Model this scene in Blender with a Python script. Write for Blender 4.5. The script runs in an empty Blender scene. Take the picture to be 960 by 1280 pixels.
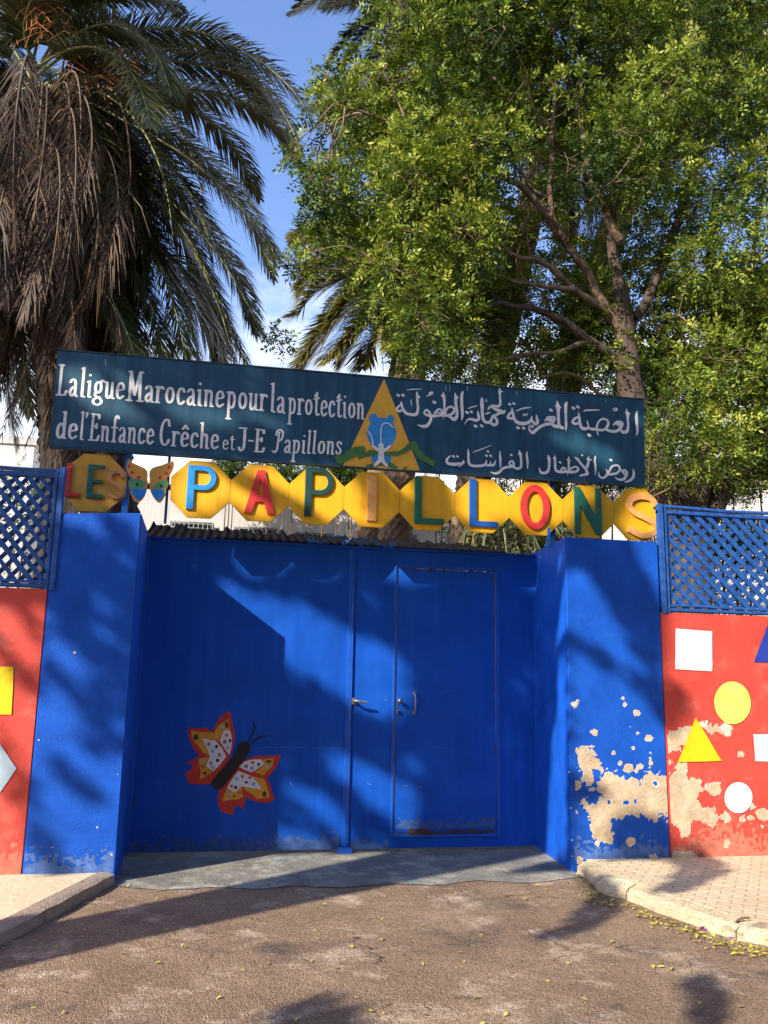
import bpy, bmesh, math, random
import numpy as np
from mathutils import Vector, Matrix
random.seed(7); RNG = np.random.default_rng(11)
scn = bpy.context.scene
COL = scn.collection

# ------------------------------------------------------------------ camera
F_PX = 1073.56
CAM = np.array([0.6353, -7.9266, 1.55])
CR = np.array([0.98124831, -0.19176034, 0.01948633])
CU = np.array([-0.05465664, -0.17987478, 0.9821699])
CF = np.array([0.18483614, 0.96481762, 0.1869828])
cam = bpy.data.objects.new('camera', bpy.data.cameras.new('camera'))
COL.objects.link(cam)
cam.matrix_world = Matrix([[CR[i], CU[i], -CF[i], CAM[i]] for i in range(3)] + [[0, 0, 0, 1]])
cam.data.sensor_fit = 'VERTICAL'; cam.data.sensor_height = 24; cam.data.sensor_width = 18
cam.data.lens = F_PX / 1280 * 24
cam.data.clip_start = 0.05; cam.data.clip_end = 2000
scn.camera = cam

# ------------------------------------------------------------------ light
SUN_H = (1.27, 0.924)            # the way the light travels over the ground
SUN_EL = math.atan2(0.925, math.hypot(*SUN_H))
TS = Vector((-SUN_H[0], -SUN_H[1], 0.925)).normalized()      # towards the sun
sd = bpy.data.lights.new('sun', 'SUN'); sd.energy = 4.1; sd.angle = math.radians(0.55); sd.color = (1, 0.93, 0.82)
sun = bpy.data.objects.new('sun', sd); COL.objects.link(sun)
sun.rotation_euler = TS.to_track_quat('Z', 'Y').to_euler()
world = bpy.data.worlds.new('World'); scn.world = world; world.use_nodes = True
wn = world.node_tree; wn.nodes.clear()
def N(nt, t, **k):
    n = nt.nodes.new(t)
    for a, b in k.items(): setattr(n, a, b)
    return n
sky = N(wn, 'ShaderNodeTexSky'); sky.sky_type = 'NISHITA'; sky.sun_disc = False
sky.sun_elevation = SUN_EL; sky.sun_rotation = math.atan2(TS.x, TS.y)
sky.altitude = 50; sky.air_density = 1.0; sky.dust_density = 0.6; sky.ozone_density = 2.0
bg = N(wn, 'ShaderNodeBackground'); bg.inputs[1].default_value = 0.14
wo = N(wn, 'ShaderNodeOutputWorld')
tc = N(wn, 'ShaderNodeTexCoord'); sep = N(wn, 'ShaderNodeSeparateXYZ')
wn.links.new(tc.outputs['Generated'], sep.inputs[0])
mp = N(wn, 'ShaderNodeMapping'); mp.inputs['Scale'].default_value = (1, 1, 3.0)
wn.links.new(tc.outputs['Generated'], mp.inputs[0])
nz = N(wn, 'ShaderNodeTexNoise'); nz.inputs['Scale'].default_value = 3.2; nz.inputs['Detail'].default_value = 7; nz.inputs['Roughness'].default_value = 0.55
wn.links.new(mp.outputs[0], nz.inputs['Vector'])
elr = N(wn, 'ShaderNodeMapRange'); elr.inputs[1].default_value = 0.56; elr.inputs[2].default_value = 0.28
elr.inputs[3].default_value = -0.30; elr.inputs[4].default_value = 0.34
wn.links.new(sep.outputs['Z'], elr.inputs[0])
addn = N(wn, 'ShaderNodeMath', operation='ADD'); wn.links.new(nz.outputs[0], addn.inputs[0]); wn.links.new(elr.outputs[0], addn.inputs[1])
cr_ = N(wn, 'ShaderNodeMapRange'); cr_.interpolation_type = 'SMOOTHSTEP'
cr_.inputs[1].default_value = 0.5; cr_.inputs[2].default_value = 0.86; cr_.inputs[3].default_value = 0; cr_.inputs[4].default_value = 0.9
wn.links.new(addn.outputs[0], cr_.inputs[0])
mx = N(wn, 'ShaderNodeMix', data_type='RGBA'); mx.inputs[7].default_value = (5.6, 5.9, 6.4, 1)
blu = N(wn, 'ShaderNodeMix', data_type='RGBA', blend_type='MULTIPLY'); blu.inputs[0].default_value = 1; blu.inputs[7].default_value = (1.02, 1.05, 1.25, 1)
wn.links.new(sky.outputs[0], blu.inputs[6]); wn.links.new(cr_.outputs[0], mx.inputs[0]); wn.links.new(blu.outputs[2], mx.inputs[6])
wn.links.new(mx.outputs[2], bg.inputs[0]); wn.links.new(bg.outputs[0], wo.inputs[0])
scn.view_settings.view_transform = 'Standard'; scn.view_settings.look = 'None'
scn.view_settings.exposure = 0.95; scn.view_settings.gamma = 1
scn.cycles.max_bounces = 6; scn.cycles.transparent_max_bounces = 4

# ------------------------------------------------------------------ measuring helpers (picture point -> place)
def ray(px, py): return CF * F_PX + CR * (px - 480) - CU * (py - 640)
def at(px, py, Y):
    d = ray(px, py); return CAM + d * ((Y - CAM[1]) / d[1])
def atZ(px, py, Z=0.0):
    d = ray(px, py); return CAM + d * ((Z - CAM[2]) / d[2])
def atX(px, py, X):
    d = ray(px, py); return CAM + d * ((X - CAM[0]) / d[0])
YF = -0.924                      # the plane of the pillar fronts

# ------------------------------------------------------------------ materials
MATS = {}
def mat(name, col, rough=0.6, var=0.12, vscale=6, bump=0.0, bscale=60, col2=None, spots=None, metallic=0, spec=0.5,
        streak=0.0, detail=6, bdist=0.01, attr=None, transl=0.0, fine=0.0, aniso=(1, 1, 1), dent=0.0):
    if name in MATS: return MATS[name]
    m = bpy.data.materials.new(name); m.use_nodes = True; MATS[name] = m
    nt = m.node_tree; L = nt.links; P = nt.nodes['Principled BSDF']
    P.inputs['Roughness'].default_value = rough; P.inputs['Metallic'].default_value = metallic
    P.inputs['Specular IOR Level'].default_value = spec
    co = N(nt, 'ShaderNodeTexCoord').outputs['Object']
    map_ = N(nt, 'ShaderNodeMapping'); map_.inputs['Scale'].default_value = aniso; L.new(co, map_.inputs[0]); co = map_.outputs[0]
    n1 = N(nt, 'ShaderNodeTexNoise'); n1.inputs['Scale'].default_value = vscale; n1.inputs['Detail'].default_value = detail
    n1.inputs['Roughness'].default_value = 0.62; L.new(co, n1.inputs['Vector'])
    mr = N(nt, 'ShaderNodeMapRange'); mr.inputs[1].default_value = 0.3; mr.inputs[2].default_value = 0.7
    L.new(n1.outputs[0], mr.inputs[0])
    mixc = N(nt, 'ShaderNodeMix', data_type='RGBA'); c2 = col2 or tuple(min(1, c * (1 + 2 * var) + var * 0.02) for c in col)
    c1 = tuple(c * (1 - var) for c in col) if not col2 else col
    mixc.inputs[6].default_value = (*c1, 1); mixc.inputs[7].default_value = (*c2, 1)
    L.new(mr.outputs[0], mixc.inputs[0]); out = mixc.outputs[2]
    if attr:
        a = N(nt, 'ShaderNodeAttribute', attribute_name='tint')
        rp = N(nt, 'ShaderNodeValToRGB'); L.new(a.outputs['Fac'], rp.inputs[0])
        els = rp.color_ramp.elements
        while len(els) > 1: els.remove(els[-1])
        for i, (p, c) in enumerate(attr):
            e = els[0] if i == 0 else els.new(p)
            e.position = p; e.color = (*c, 1)
        out = rp.outputs[0]
    if streak:
        mp2 = N(nt, 'ShaderNodeMapping'); mp2.inputs['Scale'].default_value = (14, 14, 0.7); L.new(N(nt, 'ShaderNodeTexCoord').outputs['Object'], mp2.inputs[0])
        n3 = N(nt, 'ShaderNodeTexNoise'); n3.inputs['Scale'].default_value = 1.0; n3.inputs['Detail'].default_value = 4; L.new(mp2.outputs[0], n3.inputs['Vector'])
        r3 = N(nt, 'ShaderNodeMapRange'); r3.inputs[1].default_value = 0.35; r3.inputs[2].default_value = 0.75; r3.inputs[3].default_value = 1 - streak; r3.inputs[4].default_value = 1 + streak
        L.new(n3.outputs[0], r3.inputs[0])
        vm = N(nt, 'ShaderNodeVectorMath', operation='SCALE'); L.new(out, vm.inputs[0]); L.new(r3.outputs[0], vm.inputs['Scale']); out = vm.outputs[0]
    if fine:
        n4 = N(nt, 'ShaderNodeTexNoise'); n4.inputs['Scale'].default_value = bscale; n4.inputs['Detail'].default_value = 3; L.new(co, n4.inputs['Vector'])
        r4 = N(nt, 'ShaderNodeMapRange'); r4.inputs[1].default_value = 0.3; r4.inputs[2].default_value = 0.7; r4.inputs[3].default_value = 1 - fine; r4.inputs[4].default_value = 1 + fine
        L.new(n4.outputs[0], r4.inputs[0])
        vm = N(nt, 'ShaderNodeVectorMath', operation='SCALE'); L.new(out, vm.inputs[0]); L.new(r4.outputs[0], vm.inputs['Scale']); out = vm.outputs[0]
    if spots:                    # (colour, scale, threshold, softness)
        for sc_, sscale, th, soft in spots:
            n5 = N(nt, 'ShaderNodeTexNoise'); n5.inputs['Scale'].default_value = sscale; n5.inputs['Detail'].default_value = 8
            n5.inputs['Roughness'].default_value = 0.7; L.new(co, n5.inputs['Vector'])
            r5 = N(nt, 'ShaderNodeMapRange'); r5.inputs[1].default_value = th; r5.inputs[2].default_value = th + soft
            L.new(n5.outputs[0], r5.inputs[0])
            m5 = N(nt, 'ShaderNodeMix', data_type='RGBA'); m5.inputs[7].default_value = (*sc_, 1)
            L.new(r5.outputs[0], m5.inputs[0]); L.new(out, m5.inputs[6]); out = m5.outputs[2]
    L.new(out, P.inputs['Base Color'])
    if bump:
        nb = N(nt, 'ShaderNodeTexNoise'); nb.inputs['Scale'].default_value = bscale; nb.inputs['Detail'].default_value = 5; L.new(co, nb.inputs['Vector'])
        bp = N(nt, 'ShaderNodeBump'); bp.inputs['Strength'].default_value = bump; bp.inputs['Distance'].default_value = bdist
        L.new(nb.outputs[0], bp.inputs['Height']); L.new(bp.outputs[0], P.inputs['Normal'])
    if dent:
        nd = N(nt, 'ShaderNodeTexNoise'); nd.inputs['Scale'].default_value = 1.6; nd.inputs['Detail'].default_value = 2; L.new(co, nd.inputs['Vector'])
        bd = N(nt, 'ShaderNodeBump'); bd.inputs['Strength'].default_value = 1; bd.inputs['Distance'].default_value = dent; L.new(nd.outputs[0], bd.inputs['Height'])
        if bump: L.new(bp.outputs[0], bd.inputs['Normal'])
        L.new(bd.outputs[0], P.inputs['Normal'])
    if transl:
        tr = N(nt, 'ShaderNodeBsdfTranslucent'); L.new(out, tr.inputs[0])
        ms = N(nt, 'ShaderNodeMixShader'); ms.inputs[0].default_value = transl
        L.new(P.outputs[0], ms.inputs[1]); L.new(tr.outputs[0], ms.inputs[2])
        L.new(ms.outputs[0], nt.nodes['Material Output'].inputs[0])
    return m

M_BLUEWALL = mat('blue_wall_paint', (0.005, 0.082, 0.46), 0.6, 0.16, 3.5, 0.35, 55, fine=0.05, spec=0.25,
                 spots=[((0.025, 0.17, 0.55), 5.0, 0.62, 0.25), ((0.3, 0.35, 0.45), 38, 0.78, 0.03)])
M_GATE = mat('blue_gate_paint', (0.005, 0.085, 0.47), 0.5, 0.1, 2.2, 0.08, 30, fine=0.03,
             spots=[((0.012, 0.11, 0.5), 4.0, 0.62, 0.3), ((0.006, 0.055, 0.30), 1.3, 0.60, 0.2), ((0.07, 0.13, 0.34), 60, 0.76, 0.04)], streak=0.10, spec=0.25, dent=0.05)
M_GATETRIM = mat('blue_gate_trim', (0.008, 0.10, 0.50), 0.4, 0.1, 8, 0.06, 60, spots=[((0.09, 0.05, 0.03), 30, 0.72, 0.05)])
M_RUST = mat('rust', (0.07, 0.028, 0.015), 0.9, 0.4, 60, 0.8, 120, spots=[((0.25, 0.13, 0.08), 50, 0.6, 0.1)])
M_RED = mat('red_wall_paint', (0.60, 0.062, 0.042), 0.62, 0.1, 3, 0.3, 60, fine=0.04, spots=[((0.68, 0.17, 0.13), 4, 0.52, 0.25), ((0.45, 0.05, 0.035), 7, 0.66, 0.2), ((0.6, 0.42, 0.36), 45, 0.77, 0.03)])
M_PLASTER = mat('bare_plaster', (0.52, 0.40, 0.26), 0.9, 0.22, 7, 0.45, 60, fine=0.10, bdist=0.015, spots=[((0.66, 0.58, 0.46), 9, 0.52, 0.2), ((0.36, 0.27, 0.19), 22, 0.66, 0.12)])
M_FLAKE = mat('old_white_paint', (0.62, 0.57, 0.49), 0.8, 0.15, 25, 0.5, 90)
M_WHITEP = mat('white_shape_paint', (0.76, 0.76, 0.75), 0.6, 0.10, 6, 0.4, 60, fine=0.04, spots=[((0.6, 0.52, 0.48), 24, 0.70, 0.08)])
M_PALEBL = mat('pale_blue_shape_paint', (0.5, 0.66, 0.76), 0.6, 0.06, 10, 0.2, 70)
M_LIME = mat('lime_shape_paint', (0.70, 0.78, 0.14), 0.6, 0.10, 6, 0.4, 60, fine=0.05)
M_YELSH = mat('yellow_shape_paint', (0.83, 0.57, 0.006), 0.6, 0.12, 6, 0.4, 60, fine=0.05)
M_BLUESH = mat('blue_shape_paint', (0.015, 0.04, 0.33), 0.6, 0.1, 10, 0.2, 70)
M_LATT = mat('blue_lattice_paint', (0.016, 0.08, 0.29), 0.5, 0.25, 18, 0.2, 60, spots=[((0.20, 0.30, 0.5), 30, 0.68, 0.1)])
M_BOARD = mat('navy_board_paint', (0.010, 0.058, 0.112), 0.5, 0.1, 2.2, 0.1, 40, col2=(0.020, 0.098, 0.155), streak=0.3, spots=[((0.16, 0.22, 0.25), 26, 0.77, 0.03)])
M_BEDGE = mat('board_edge', (0.03, 0.045, 0.06), 0.7, 0.3, 30)
M_LETW = mat('cream_letter_paint', (0.74, 0.72, 0.68), 0.6, 0.12, 26, 0.05, 60)
M_EMY = mat('emblem_yellow', (0.78, 0.40, 0.035), 0.55, 0.1, 9)
M_EMB = mat('emblem_blue', (0.035, 0.27, 0.62), 0.55, 0.1, 9)
M_EMG = mat('emblem_green', (0.06, 0.17, 0.035), 0.6, 0.15, 9)
M_PLATE = mat('yellow_plate_paint', (0.86, 0.44, 0.012), 0.5, 0.06, 5, 0.08, 30, streak=0.10, spots=[((0.80, 0.50, 0.10), 6, 0.6, 0.2), ((0.30, 0.17, 0.06), 30, 0.72, 0.05)])
M_PEACH = mat('peach_letter', (0.80, 0.36, 0.10), 0.55, 0.16, 12, 0.3, 40, spots=[((0.45, 0.34, 0.2), 34, 0.73, 0.04)])
M_LBLUE = mat('blue_letter', (0.015, 0.25, 0.62), 0.55, 0.16, 12, 0.3, 40, spots=[((0.45, 0.34, 0.2), 34, 0.73, 0.04)])
M_DBLUE = mat('dark_blue_letter', (0.01, 0.09, 0.36), 0.45, 0.1, 9, 0.1, 30)
M_RLET = mat('red_letter', (0.62, 0.035, 0.03), 0.55, 0.16, 12, 0.3, 40, spots=[((0.45, 0.34, 0.2), 34, 0.73, 0.04)])
M_GLET = mat('green_letter', (0.012, 0.13, 0.075), 0.55, 0.16, 12, 0.3, 40, spots=[((0.45, 0.34, 0.2), 34, 0.73, 0.04)])
M_GLET2 = mat('dark_green_letter', (0.012, 0.06, 0.05), 0.45, 0.1, 9, 0.1, 30)
M_GMID = mat('green_wing', (0.10, 0.33, 0.12), 0.5, 0.1, 9)
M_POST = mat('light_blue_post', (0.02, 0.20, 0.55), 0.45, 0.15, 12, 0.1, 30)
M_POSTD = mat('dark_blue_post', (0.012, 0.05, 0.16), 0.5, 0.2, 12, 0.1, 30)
M_METAL = mat('worn_metal', (0.42, 0.38, 0.30), 0.35, 0.3, 40, metallic=0.8)
M_BFR = mat('mural_red', (0.58, 0.035, 0.02), 0.5, 0.1, 12)
M_BFO = mat('mural_orange', (0.74, 0.32, 0.02), 0.5, 0.1, 12)
M_BFW = mat('mural_white', (0.78, 0.74, 0.72), 0.5, 0.06, 12)
M_BFK = mat('mural_black', (0.012, 0.010, 0.012), 0.5, 0.2, 12)
M_BFB = mat('mural_pale_blue', (0.30, 0.42, 0.62), 0.5, 0.1, 12)
M_BFD = mat('mural_dot_red', (0.55, 0.12, 0.05), 0.5, 0.1, 12)
M_BFG = mat('mural_dark_green', (0.04, 0.06, 0.02), 0.5, 0.1, 12)
M_BFGY = mat('mural_grey', (0.42, 0.40, 0.34), 0.5, 0.1, 12)
M_HOUSE = mat('white_render', (0.56, 0.53, 0.48), 0.85, 0.12, 0.8, 0.3, 30, streak=0.12, spots=[((0.36, 0.32, 0.27), 1.2, 0.62, 0.2)])
M_HOUSE2 = mat('pinkish_render', (0.72, 0.64, 0.58), 0.85, 0.08, 1.2, 0.2, 30)
M_GLASS = mat('window_glass', (0.02, 0.025, 0.03), 0.1, 0.3, 3)
M_GRILLE = mat('grey_grille', (0.22, 0.21, 0.19), 0.6, 0.2, 20)
M_CORR = mat('dark_corrugated', (0.007, 0.006, 0.007), 1.0, 0.3, 14, 0.3, 30, spec=0.0)
M_BARK = mat('tree_bark', (0.075, 0.05, 0.033), 0.9, 0.35, 7, 1.0, 26, bdist=0.03, aniso=(1, 1, 0.3))
M_TWIG = mat('twig_bark', (0.15, 0.095, 0.055), 0.85, 0.35, 7, 0.5, 30)
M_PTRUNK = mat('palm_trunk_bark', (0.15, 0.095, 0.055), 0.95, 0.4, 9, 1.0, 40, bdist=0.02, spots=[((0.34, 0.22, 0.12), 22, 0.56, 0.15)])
M_PTRUNKSH = mat('shaded_palm_trunk_bark', (0.028, 0.018, 0.011), 0.95, 0.4, 9, 1.0, 40, bdist=0.02)  # palm bark darkened in colour to stand for shade on the left trunk
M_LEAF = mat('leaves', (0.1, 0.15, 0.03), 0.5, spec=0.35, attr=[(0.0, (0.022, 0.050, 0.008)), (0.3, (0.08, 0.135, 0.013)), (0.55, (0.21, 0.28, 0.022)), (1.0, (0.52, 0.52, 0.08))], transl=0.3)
M_FROND = mat('palm_leaflets', (0.05, 0.07, 0.02), 0.36, attr=[(0.0, (0.018, 0.026, 0.010)), (0.5, (0.065, 0.075, 0.022)), (1.0, (0.20, 0.185, 0.065))], transl=0.12)
M_FRONDY = mat('yellow_palm_leaflets', (0.05, 0.07, 0.02), 0.4, attr=[(0.0, (0.10, 0.10, 0.02)), (0.5, (0.26, 0.23, 0.04)), (1.0, (0.48, 0.38, 0.08))], transl=0.2)
M_DEAD = mat('dead_palm_leaflets', (0.05, 0.07, 0.02), 0.7, attr=[(0.0, (0.026, 0.013, 0.006)), (0.6, (0.080, 0.042, 0.018)), (1.0, (0.30, 0.175, 0.075))], transl=0.08)
M_RACH = mat('palm_rachis', (0.22, 0.22, 0.07), 0.45, 0.2, 10)
M_RACHD = mat('dead_palm_rachis', (0.10, 0.058, 0.027), 0.7, 0.2, 10)
M_FLOWER = mat('palm_date_stalks', (0.38, 0.13, 0.035), 0.6, 0.3, 12)
M_LITTER = mat('yellow_fallen_leaves', (0.5, 0.4, 0.05), 0.6, attr=[(0.0, (0.30, 0.22, 0.08)), (0.5, (0.55, 0.42, 0.06)), (0.93, (0.62, 0.55, 0.07)), (1.0, (0.22, 0.32, 0.04))])
M_PETAL = mat('magenta_petals', (0.45, 0.03, 0.40), 0.6, 0.2, 30)

def ground_mat(name, base, base2, pale, pale_th, grain, bstr, bsc, extra=None, extra_th=0.6, esc=1.3, vsc=120, crack=False):
    m = bpy.data.materials.new(name); m.use_nodes = True; nt = m.node_tree; L = nt.links; P = nt.nodes['Principled BSDF']
    P.inputs['Roughness'].default_value = 0.9; P.inputs['Specular IOR Level'].default_value = 0.25
    co = N(nt, 'ShaderNodeTexCoord').outputs['Object']
    def noise(s, d=8, r=0.6):
        n = N(nt, 'ShaderNodeTexNoise'); n.inputs['Scale'].default_value = s; n.inputs['Detail'].default_value = d; n.inputs['Roughness'].default_value = r
        L.new(co, n.inputs['Vector']); return n.outputs[0]
    def rng(src, a, b, c=0., d=1.):
        r = N(nt, 'ShaderNodeMapRange'); r.inputs[1].default_value = a; r.inputs[2].default_value = b; r.inputs[3].default_value = c; r.inputs[4].default_value = d
        L.new(src, r.inputs[0]); return r.outputs[0]
    def mixc(f, a, b):
        x = N(nt, 'ShaderNodeMix', data_type='RGBA'); L.new(f, x.inputs[0])
        for s, v in ((6, a), (7, b)):
            if isinstance(v, tuple): x.inputs[s].default_value = (*v, 1)
            else: L.new(v, x.inputs[s])
        return x.outputs[2]
    c = mixc(rng(noise(1.7), 0.35, 0.65), base, base2)
    c = mixc(rng(noise(2.3, 10, 0.72), pale_th, pale_th + 0.14), c, pale)
    if extra: c = mixc(rng(noise(esc, 8, 0.65), extra_th, extra_th + 0.1), c, extra)
    if crack:
        wv = N(nt, 'ShaderNodeTexNoise'); wv.inputs['Scale'].default_value = 3.5; wv.inputs['Detail'].default_value = 6; L.new(co, wv.inputs['Vector'])
        wa = N(nt, 'ShaderNodeVectorMath', operation='MULTIPLY_ADD'); L.new(wv.outputs['Color'], wa.inputs[0]); wa.inputs[1].default_value = (.55, .55, 0); L.new(co, wa.inputs[2])
        cv = N(nt, 'ShaderNodeTexVoronoi', feature='DISTANCE_TO_EDGE'); cv.inputs['Scale'].default_value = 0.8; L.new(wa.outputs[0], cv.inputs['Vector'])
        line = rng(cv.outputs['Distance'], 0.0, 0.009, 1, 0); msk = rng(noise(0.9, 3), 0.50, 0.60)
        lm = N(nt, 'ShaderNodeMath', operation='MULTIPLY'); L.new(line, lm.inputs[0]); L.new(msk, lm.inputs[1]); c = mixc(lm.outputs[0], c, (0.045, 0.033, 0.026))
        c = mixc(rng(noise(0.55, 6, .7), .56, .72, 0, .6), c, (0.16, 0.125, 0.105))
    v = N(nt, 'ShaderNodeTexVoronoi'); v.inputs['Scale'].default_value = vsc; L.new(co, v.inputs['Vector'])
    vc = N(nt, 'ShaderNodeSeparateColor'); L.new(v.outputs['Color'], vc.inputs[0])
    g = rng(vc.outputs[0], 0, 1, 1 - grain, 1 + grain)
    s = N(nt, 'ShaderNodeVectorMath', operation='SCALE'); L.new(c, s.inputs[0]); L.new(g, s.inputs['Scale'])
    g2 = rng(noise(45, 4), 0.3, 0.7, 1 - grain * 0.6, 1 + grain * 0.6)
    s2 = N(nt, 'ShaderNodeVectorMath', operation='SCALE'); L.new(s.outputs[0], s2.inputs[0]); L.new(g2, s2.inputs['Scale'])
    L.new(s2.outputs[0], P.inputs['Base Color'])
    b1 = N(nt, 'ShaderNodeBump'); b1.inputs['Strength'].default_value = bstr; b1.inputs['Distance'].default_value = 0.008; b1.invert = True
    L.new(v.outputs['Distance'], b1.inputs['Height'])
    b2 = N(nt, 'ShaderNodeBump'); b2.inputs['Strength'].default_value = bstr * 0.8; b2.inputs['Distance'].default_value = 0.03
    L.new(noise(bsc, 8), b2.inputs['Height']); L.new(b1.outputs[0], b2.inputs['Normal']); L.new(b2.outputs[0], P.inputs['Normal'])
    return m
M_ASPH = ground_mat('worn_asphalt', (0.235, 0.153, 0.093), (0.34, 0.23, 0.142), (0.58, 0.44, 0.305), 0.53, 0.36, 1.0, 7, (0.13, 0.095, 0.070), 0.57, 1.0, 120, crack=True)
M_APRON = ground_mat('bluish_concrete', (0.17, 0.165, 0.14), (0.30, 0.275, 0.225), (0.50, 0.44, 0.34), 0.49, 0.28, 0.9, 10, (0.14, 0.29, 0.31), 0.58, 2.2, 140)
M_DIRT = ground_mat('courtyard_dirt', (0.14, 0.10, 0.07), (0.2, 0.15, 0.10), (0.3, 0.24, 0.17), 0.6, 0.2, 0.5, 12)
M_PAVE = ground_mat('pavement_concrete', (0.70, 0.53, 0.33), (0.78, 0.62, 0.40), (0.82, 0.70, 0.47), 0.56, 0.12, 0.5, 14)
M_KERB = ground_mat('painted_kerb', (0.58, 0.45, 0.28), (0.68, 0.55, 0.35), (0.80, 0.70, 0.44), 0.50, 0.18, 1.0, 12, (0.36, 0.28, 0.19), 0.54, 4)
M_KERBG = ground_mat('grey_kerb', (0.34, 0.26, 0.19), (0.42, 0.33, 0.25), (0.52, 0.42, 0.32), 0.55, 0.2, 0.7, 20)
# tile pattern on the right pavement: small worn pavers, too small to pick apart
def tile_mat():
    m = M_PAVE.copy(); m.name = 'small_paver_pavement'; nt = m.node_tree; L = nt.links; P = nt.nodes['Principled BSDF']
    co = N(nt, 'ShaderNodeTexCoord').outputs['Object']; mp_ = N(nt, 'ShaderNodeMapping'); mp_.inputs['Rotation'].default_value = (0, 0, 0.62)
    L.new(co, mp_.inputs[0]); b = N(nt, 'ShaderNodeTexBrick'); b.inputs['Scale'].default_value = 1; b.inputs['Brick Width'].default_value = 0.16
    b.inputs['Row Height'].default_value = 0.08; b.inputs['Mortar Size'].default_value = 0.008; b.inputs['Mortar Smooth'].default_value = 0.4
    b.inputs['Color1'].default_value = (1, 1, 1, 1); b.inputs['Color2'].default_value = (0.86, 0.84, 0.82, 1); b.inputs['Mortar'].default_value = (0.5, 0.47, 0.44, 1)
    L.new(mp_.outputs[0], b.inputs[0])
    src = P.inputs['Base Color'].links[0].from_socket
    mm = N(nt, 'ShaderNodeMix', data_type='RGBA', blend_type='MULTIPLY'); mm.inputs[0].default_value = 0.8
    L.new(src, mm.inputs[6]); L.new(b.outputs[0], mm.inputs[7]); L.new(mm.outputs[2], P.inputs['Base Color'])
    return m
M_TILE = tile_mat()

# ------------------------------------------------------------------ object helpers
def link(o, parent=None):
    COL.objects.link(o)
    if parent is not None: o.parent = parent
    return o
def meshobj(name, verts, faces, m, parent=None, smooth=False):
    me = bpy.data.meshes.new(name); me.from_pydata([tuple(map(float, v)) for v in verts], [], faces); me.update()
    if smooth: me.polygons.foreach_set('use_smooth', [True] * len(me.polygons))
    me.materials.append(m)
    return link(bpy.data.objects.new(name, me), parent)
def npmesh(name, V, Fq, m, parent=None, tint=None, smooth=False):
    """V (n,3), Fq (k,3|4) arrays -> mesh, fast"""
    V = np.asarray(V, np.float32); Fq = np.asarray(Fq, np.int32); k = Fq.shape[1]
    me = bpy.data.meshes.new(name); me.vertices.add(len(V)); me.vertices.foreach_set('co', V.ravel())
    me.loops.add(Fq.size); me.loops.foreach_set('vertex_index', Fq.ravel())
    me.polygons.add(len(Fq)); me.polygons.foreach_set('loop_start', np.arange(0, Fq.size, k, dtype=np.int32))
    me.update(calc_edges=True)
    if smooth: me.polygons.foreach_set('use_smooth', np.ones(len(Fq), bool))
    if tint is not None:
        a = me.attributes.new('tint', 'FLOAT', 'FACE'); a.data.foreach_set('value', np.asarray(tint, np.float32))
    me.materials.append(m)
    return link(bpy.data.objects.new(name, me), parent)
def bmobj(name, bm, m, parent=None, smooth=False):
    me = bpy.data.meshes.new(name); bm.normal_update(); bm.to_mesh(me); bm.free(); me.materials.append(m)
    if smooth: me.polygons.foreach_set('use_smooth', [True] * len(me.polygons))
    return link(bpy.data.objects.new(name, me), parent)
def empty(name, loc=(0, 0, 0)):
    o = bpy.data.objects.new(name, None); o.location = loc; o.empty_display_size = 0.1; return link(o)
def tag(o, label=None, cat=None, group=None, kind=None):
    if label: o['label'] = label
    if cat: o['category'] = cat
    if group: o['group'] = group
    if kind: o['kind'] = kind
    return o
def thing(name, label, cat, group=None, loc=(0, 0, 0)): return tag(empty(name, loc), label, cat, group)
# NB: Empties sit at the thing's base; parts use world coordinates minus that base through this:
def put(o):
    """keep world coordinates of a part under a moved Empty"""
    if o.parent is not None:
        p = o.parent
        off = Vector((0, 0, 0))
        while p is not None: off += p.location; p = p.parent
        o.location = o.location - off
    return o
def box(name, x0, x1, y0, y1, z0, z1, m, parent=None, bev=0.0, seg=2):
    bm = bmesh.new(); bmesh.ops.create_cube(bm, size=1)
    for v in bm.verts: v.co = Vector(((x0 + x1) / 2 + v.co.x * (x1 - x0), (y0 + y1) / 2 + v.co.y * (y1 - y0), (z0 + z1) / 2 + v.co.z * (z1 - z0)))
    if bev: bmesh.ops.bevel(bm, geom=bm.edges[:], offset=bev, segments=seg, affect='EDGES')
    return put(bmobj(name, bm, m, parent, smooth=False))
def prism(name, poly, y0, y1, m, parent=None, bev=0.0):
    """poly of (x,z); front at y0, back at y1"""
    bm = bmesh.new(); vs = [bm.verts.new((x, y0, z)) for x, z in poly]; f = bm.faces.new(vs)
    r = bmesh.ops.extrude_face_region(bm, geom=[f])
    for v in [g for g in r['geom'] if isinstance(g, bmesh.types.BMVert)]: v.co.y = y1
    bmesh.ops.recalc_face_normals(bm, faces=bm.faces[:])
    if bev:
        es = [e for e in bm.edges if all(abs(v.co.y - y0) < 1e-6 for v in e.verts)]
        bmesh.ops.bevel(bm, geom=es, offset=bev, segments=2, affect='EDGES')
    return put(bmobj(name, bm, m, parent))
def sheet(name, poly, y, m, parent=None):
    return put(meshobj(name, [(x, y, z) for x, z in poly][::1], [list(range(len(poly)))], m, parent))
def topsheet(name, poly, z, m, parent=None):
    return meshobj(name, [(p[0], p[1], z) for p in poly], [list(range(len(poly)))], m, parent)
def XZ(pts, Y=YF, o=(0, 0), s=1.0):
    r = []
    for x, y in pts:
        p = at(o[0] + x / s, o[1] + y / s, Y); r.append((p[0], p[2]))
    return r
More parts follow.
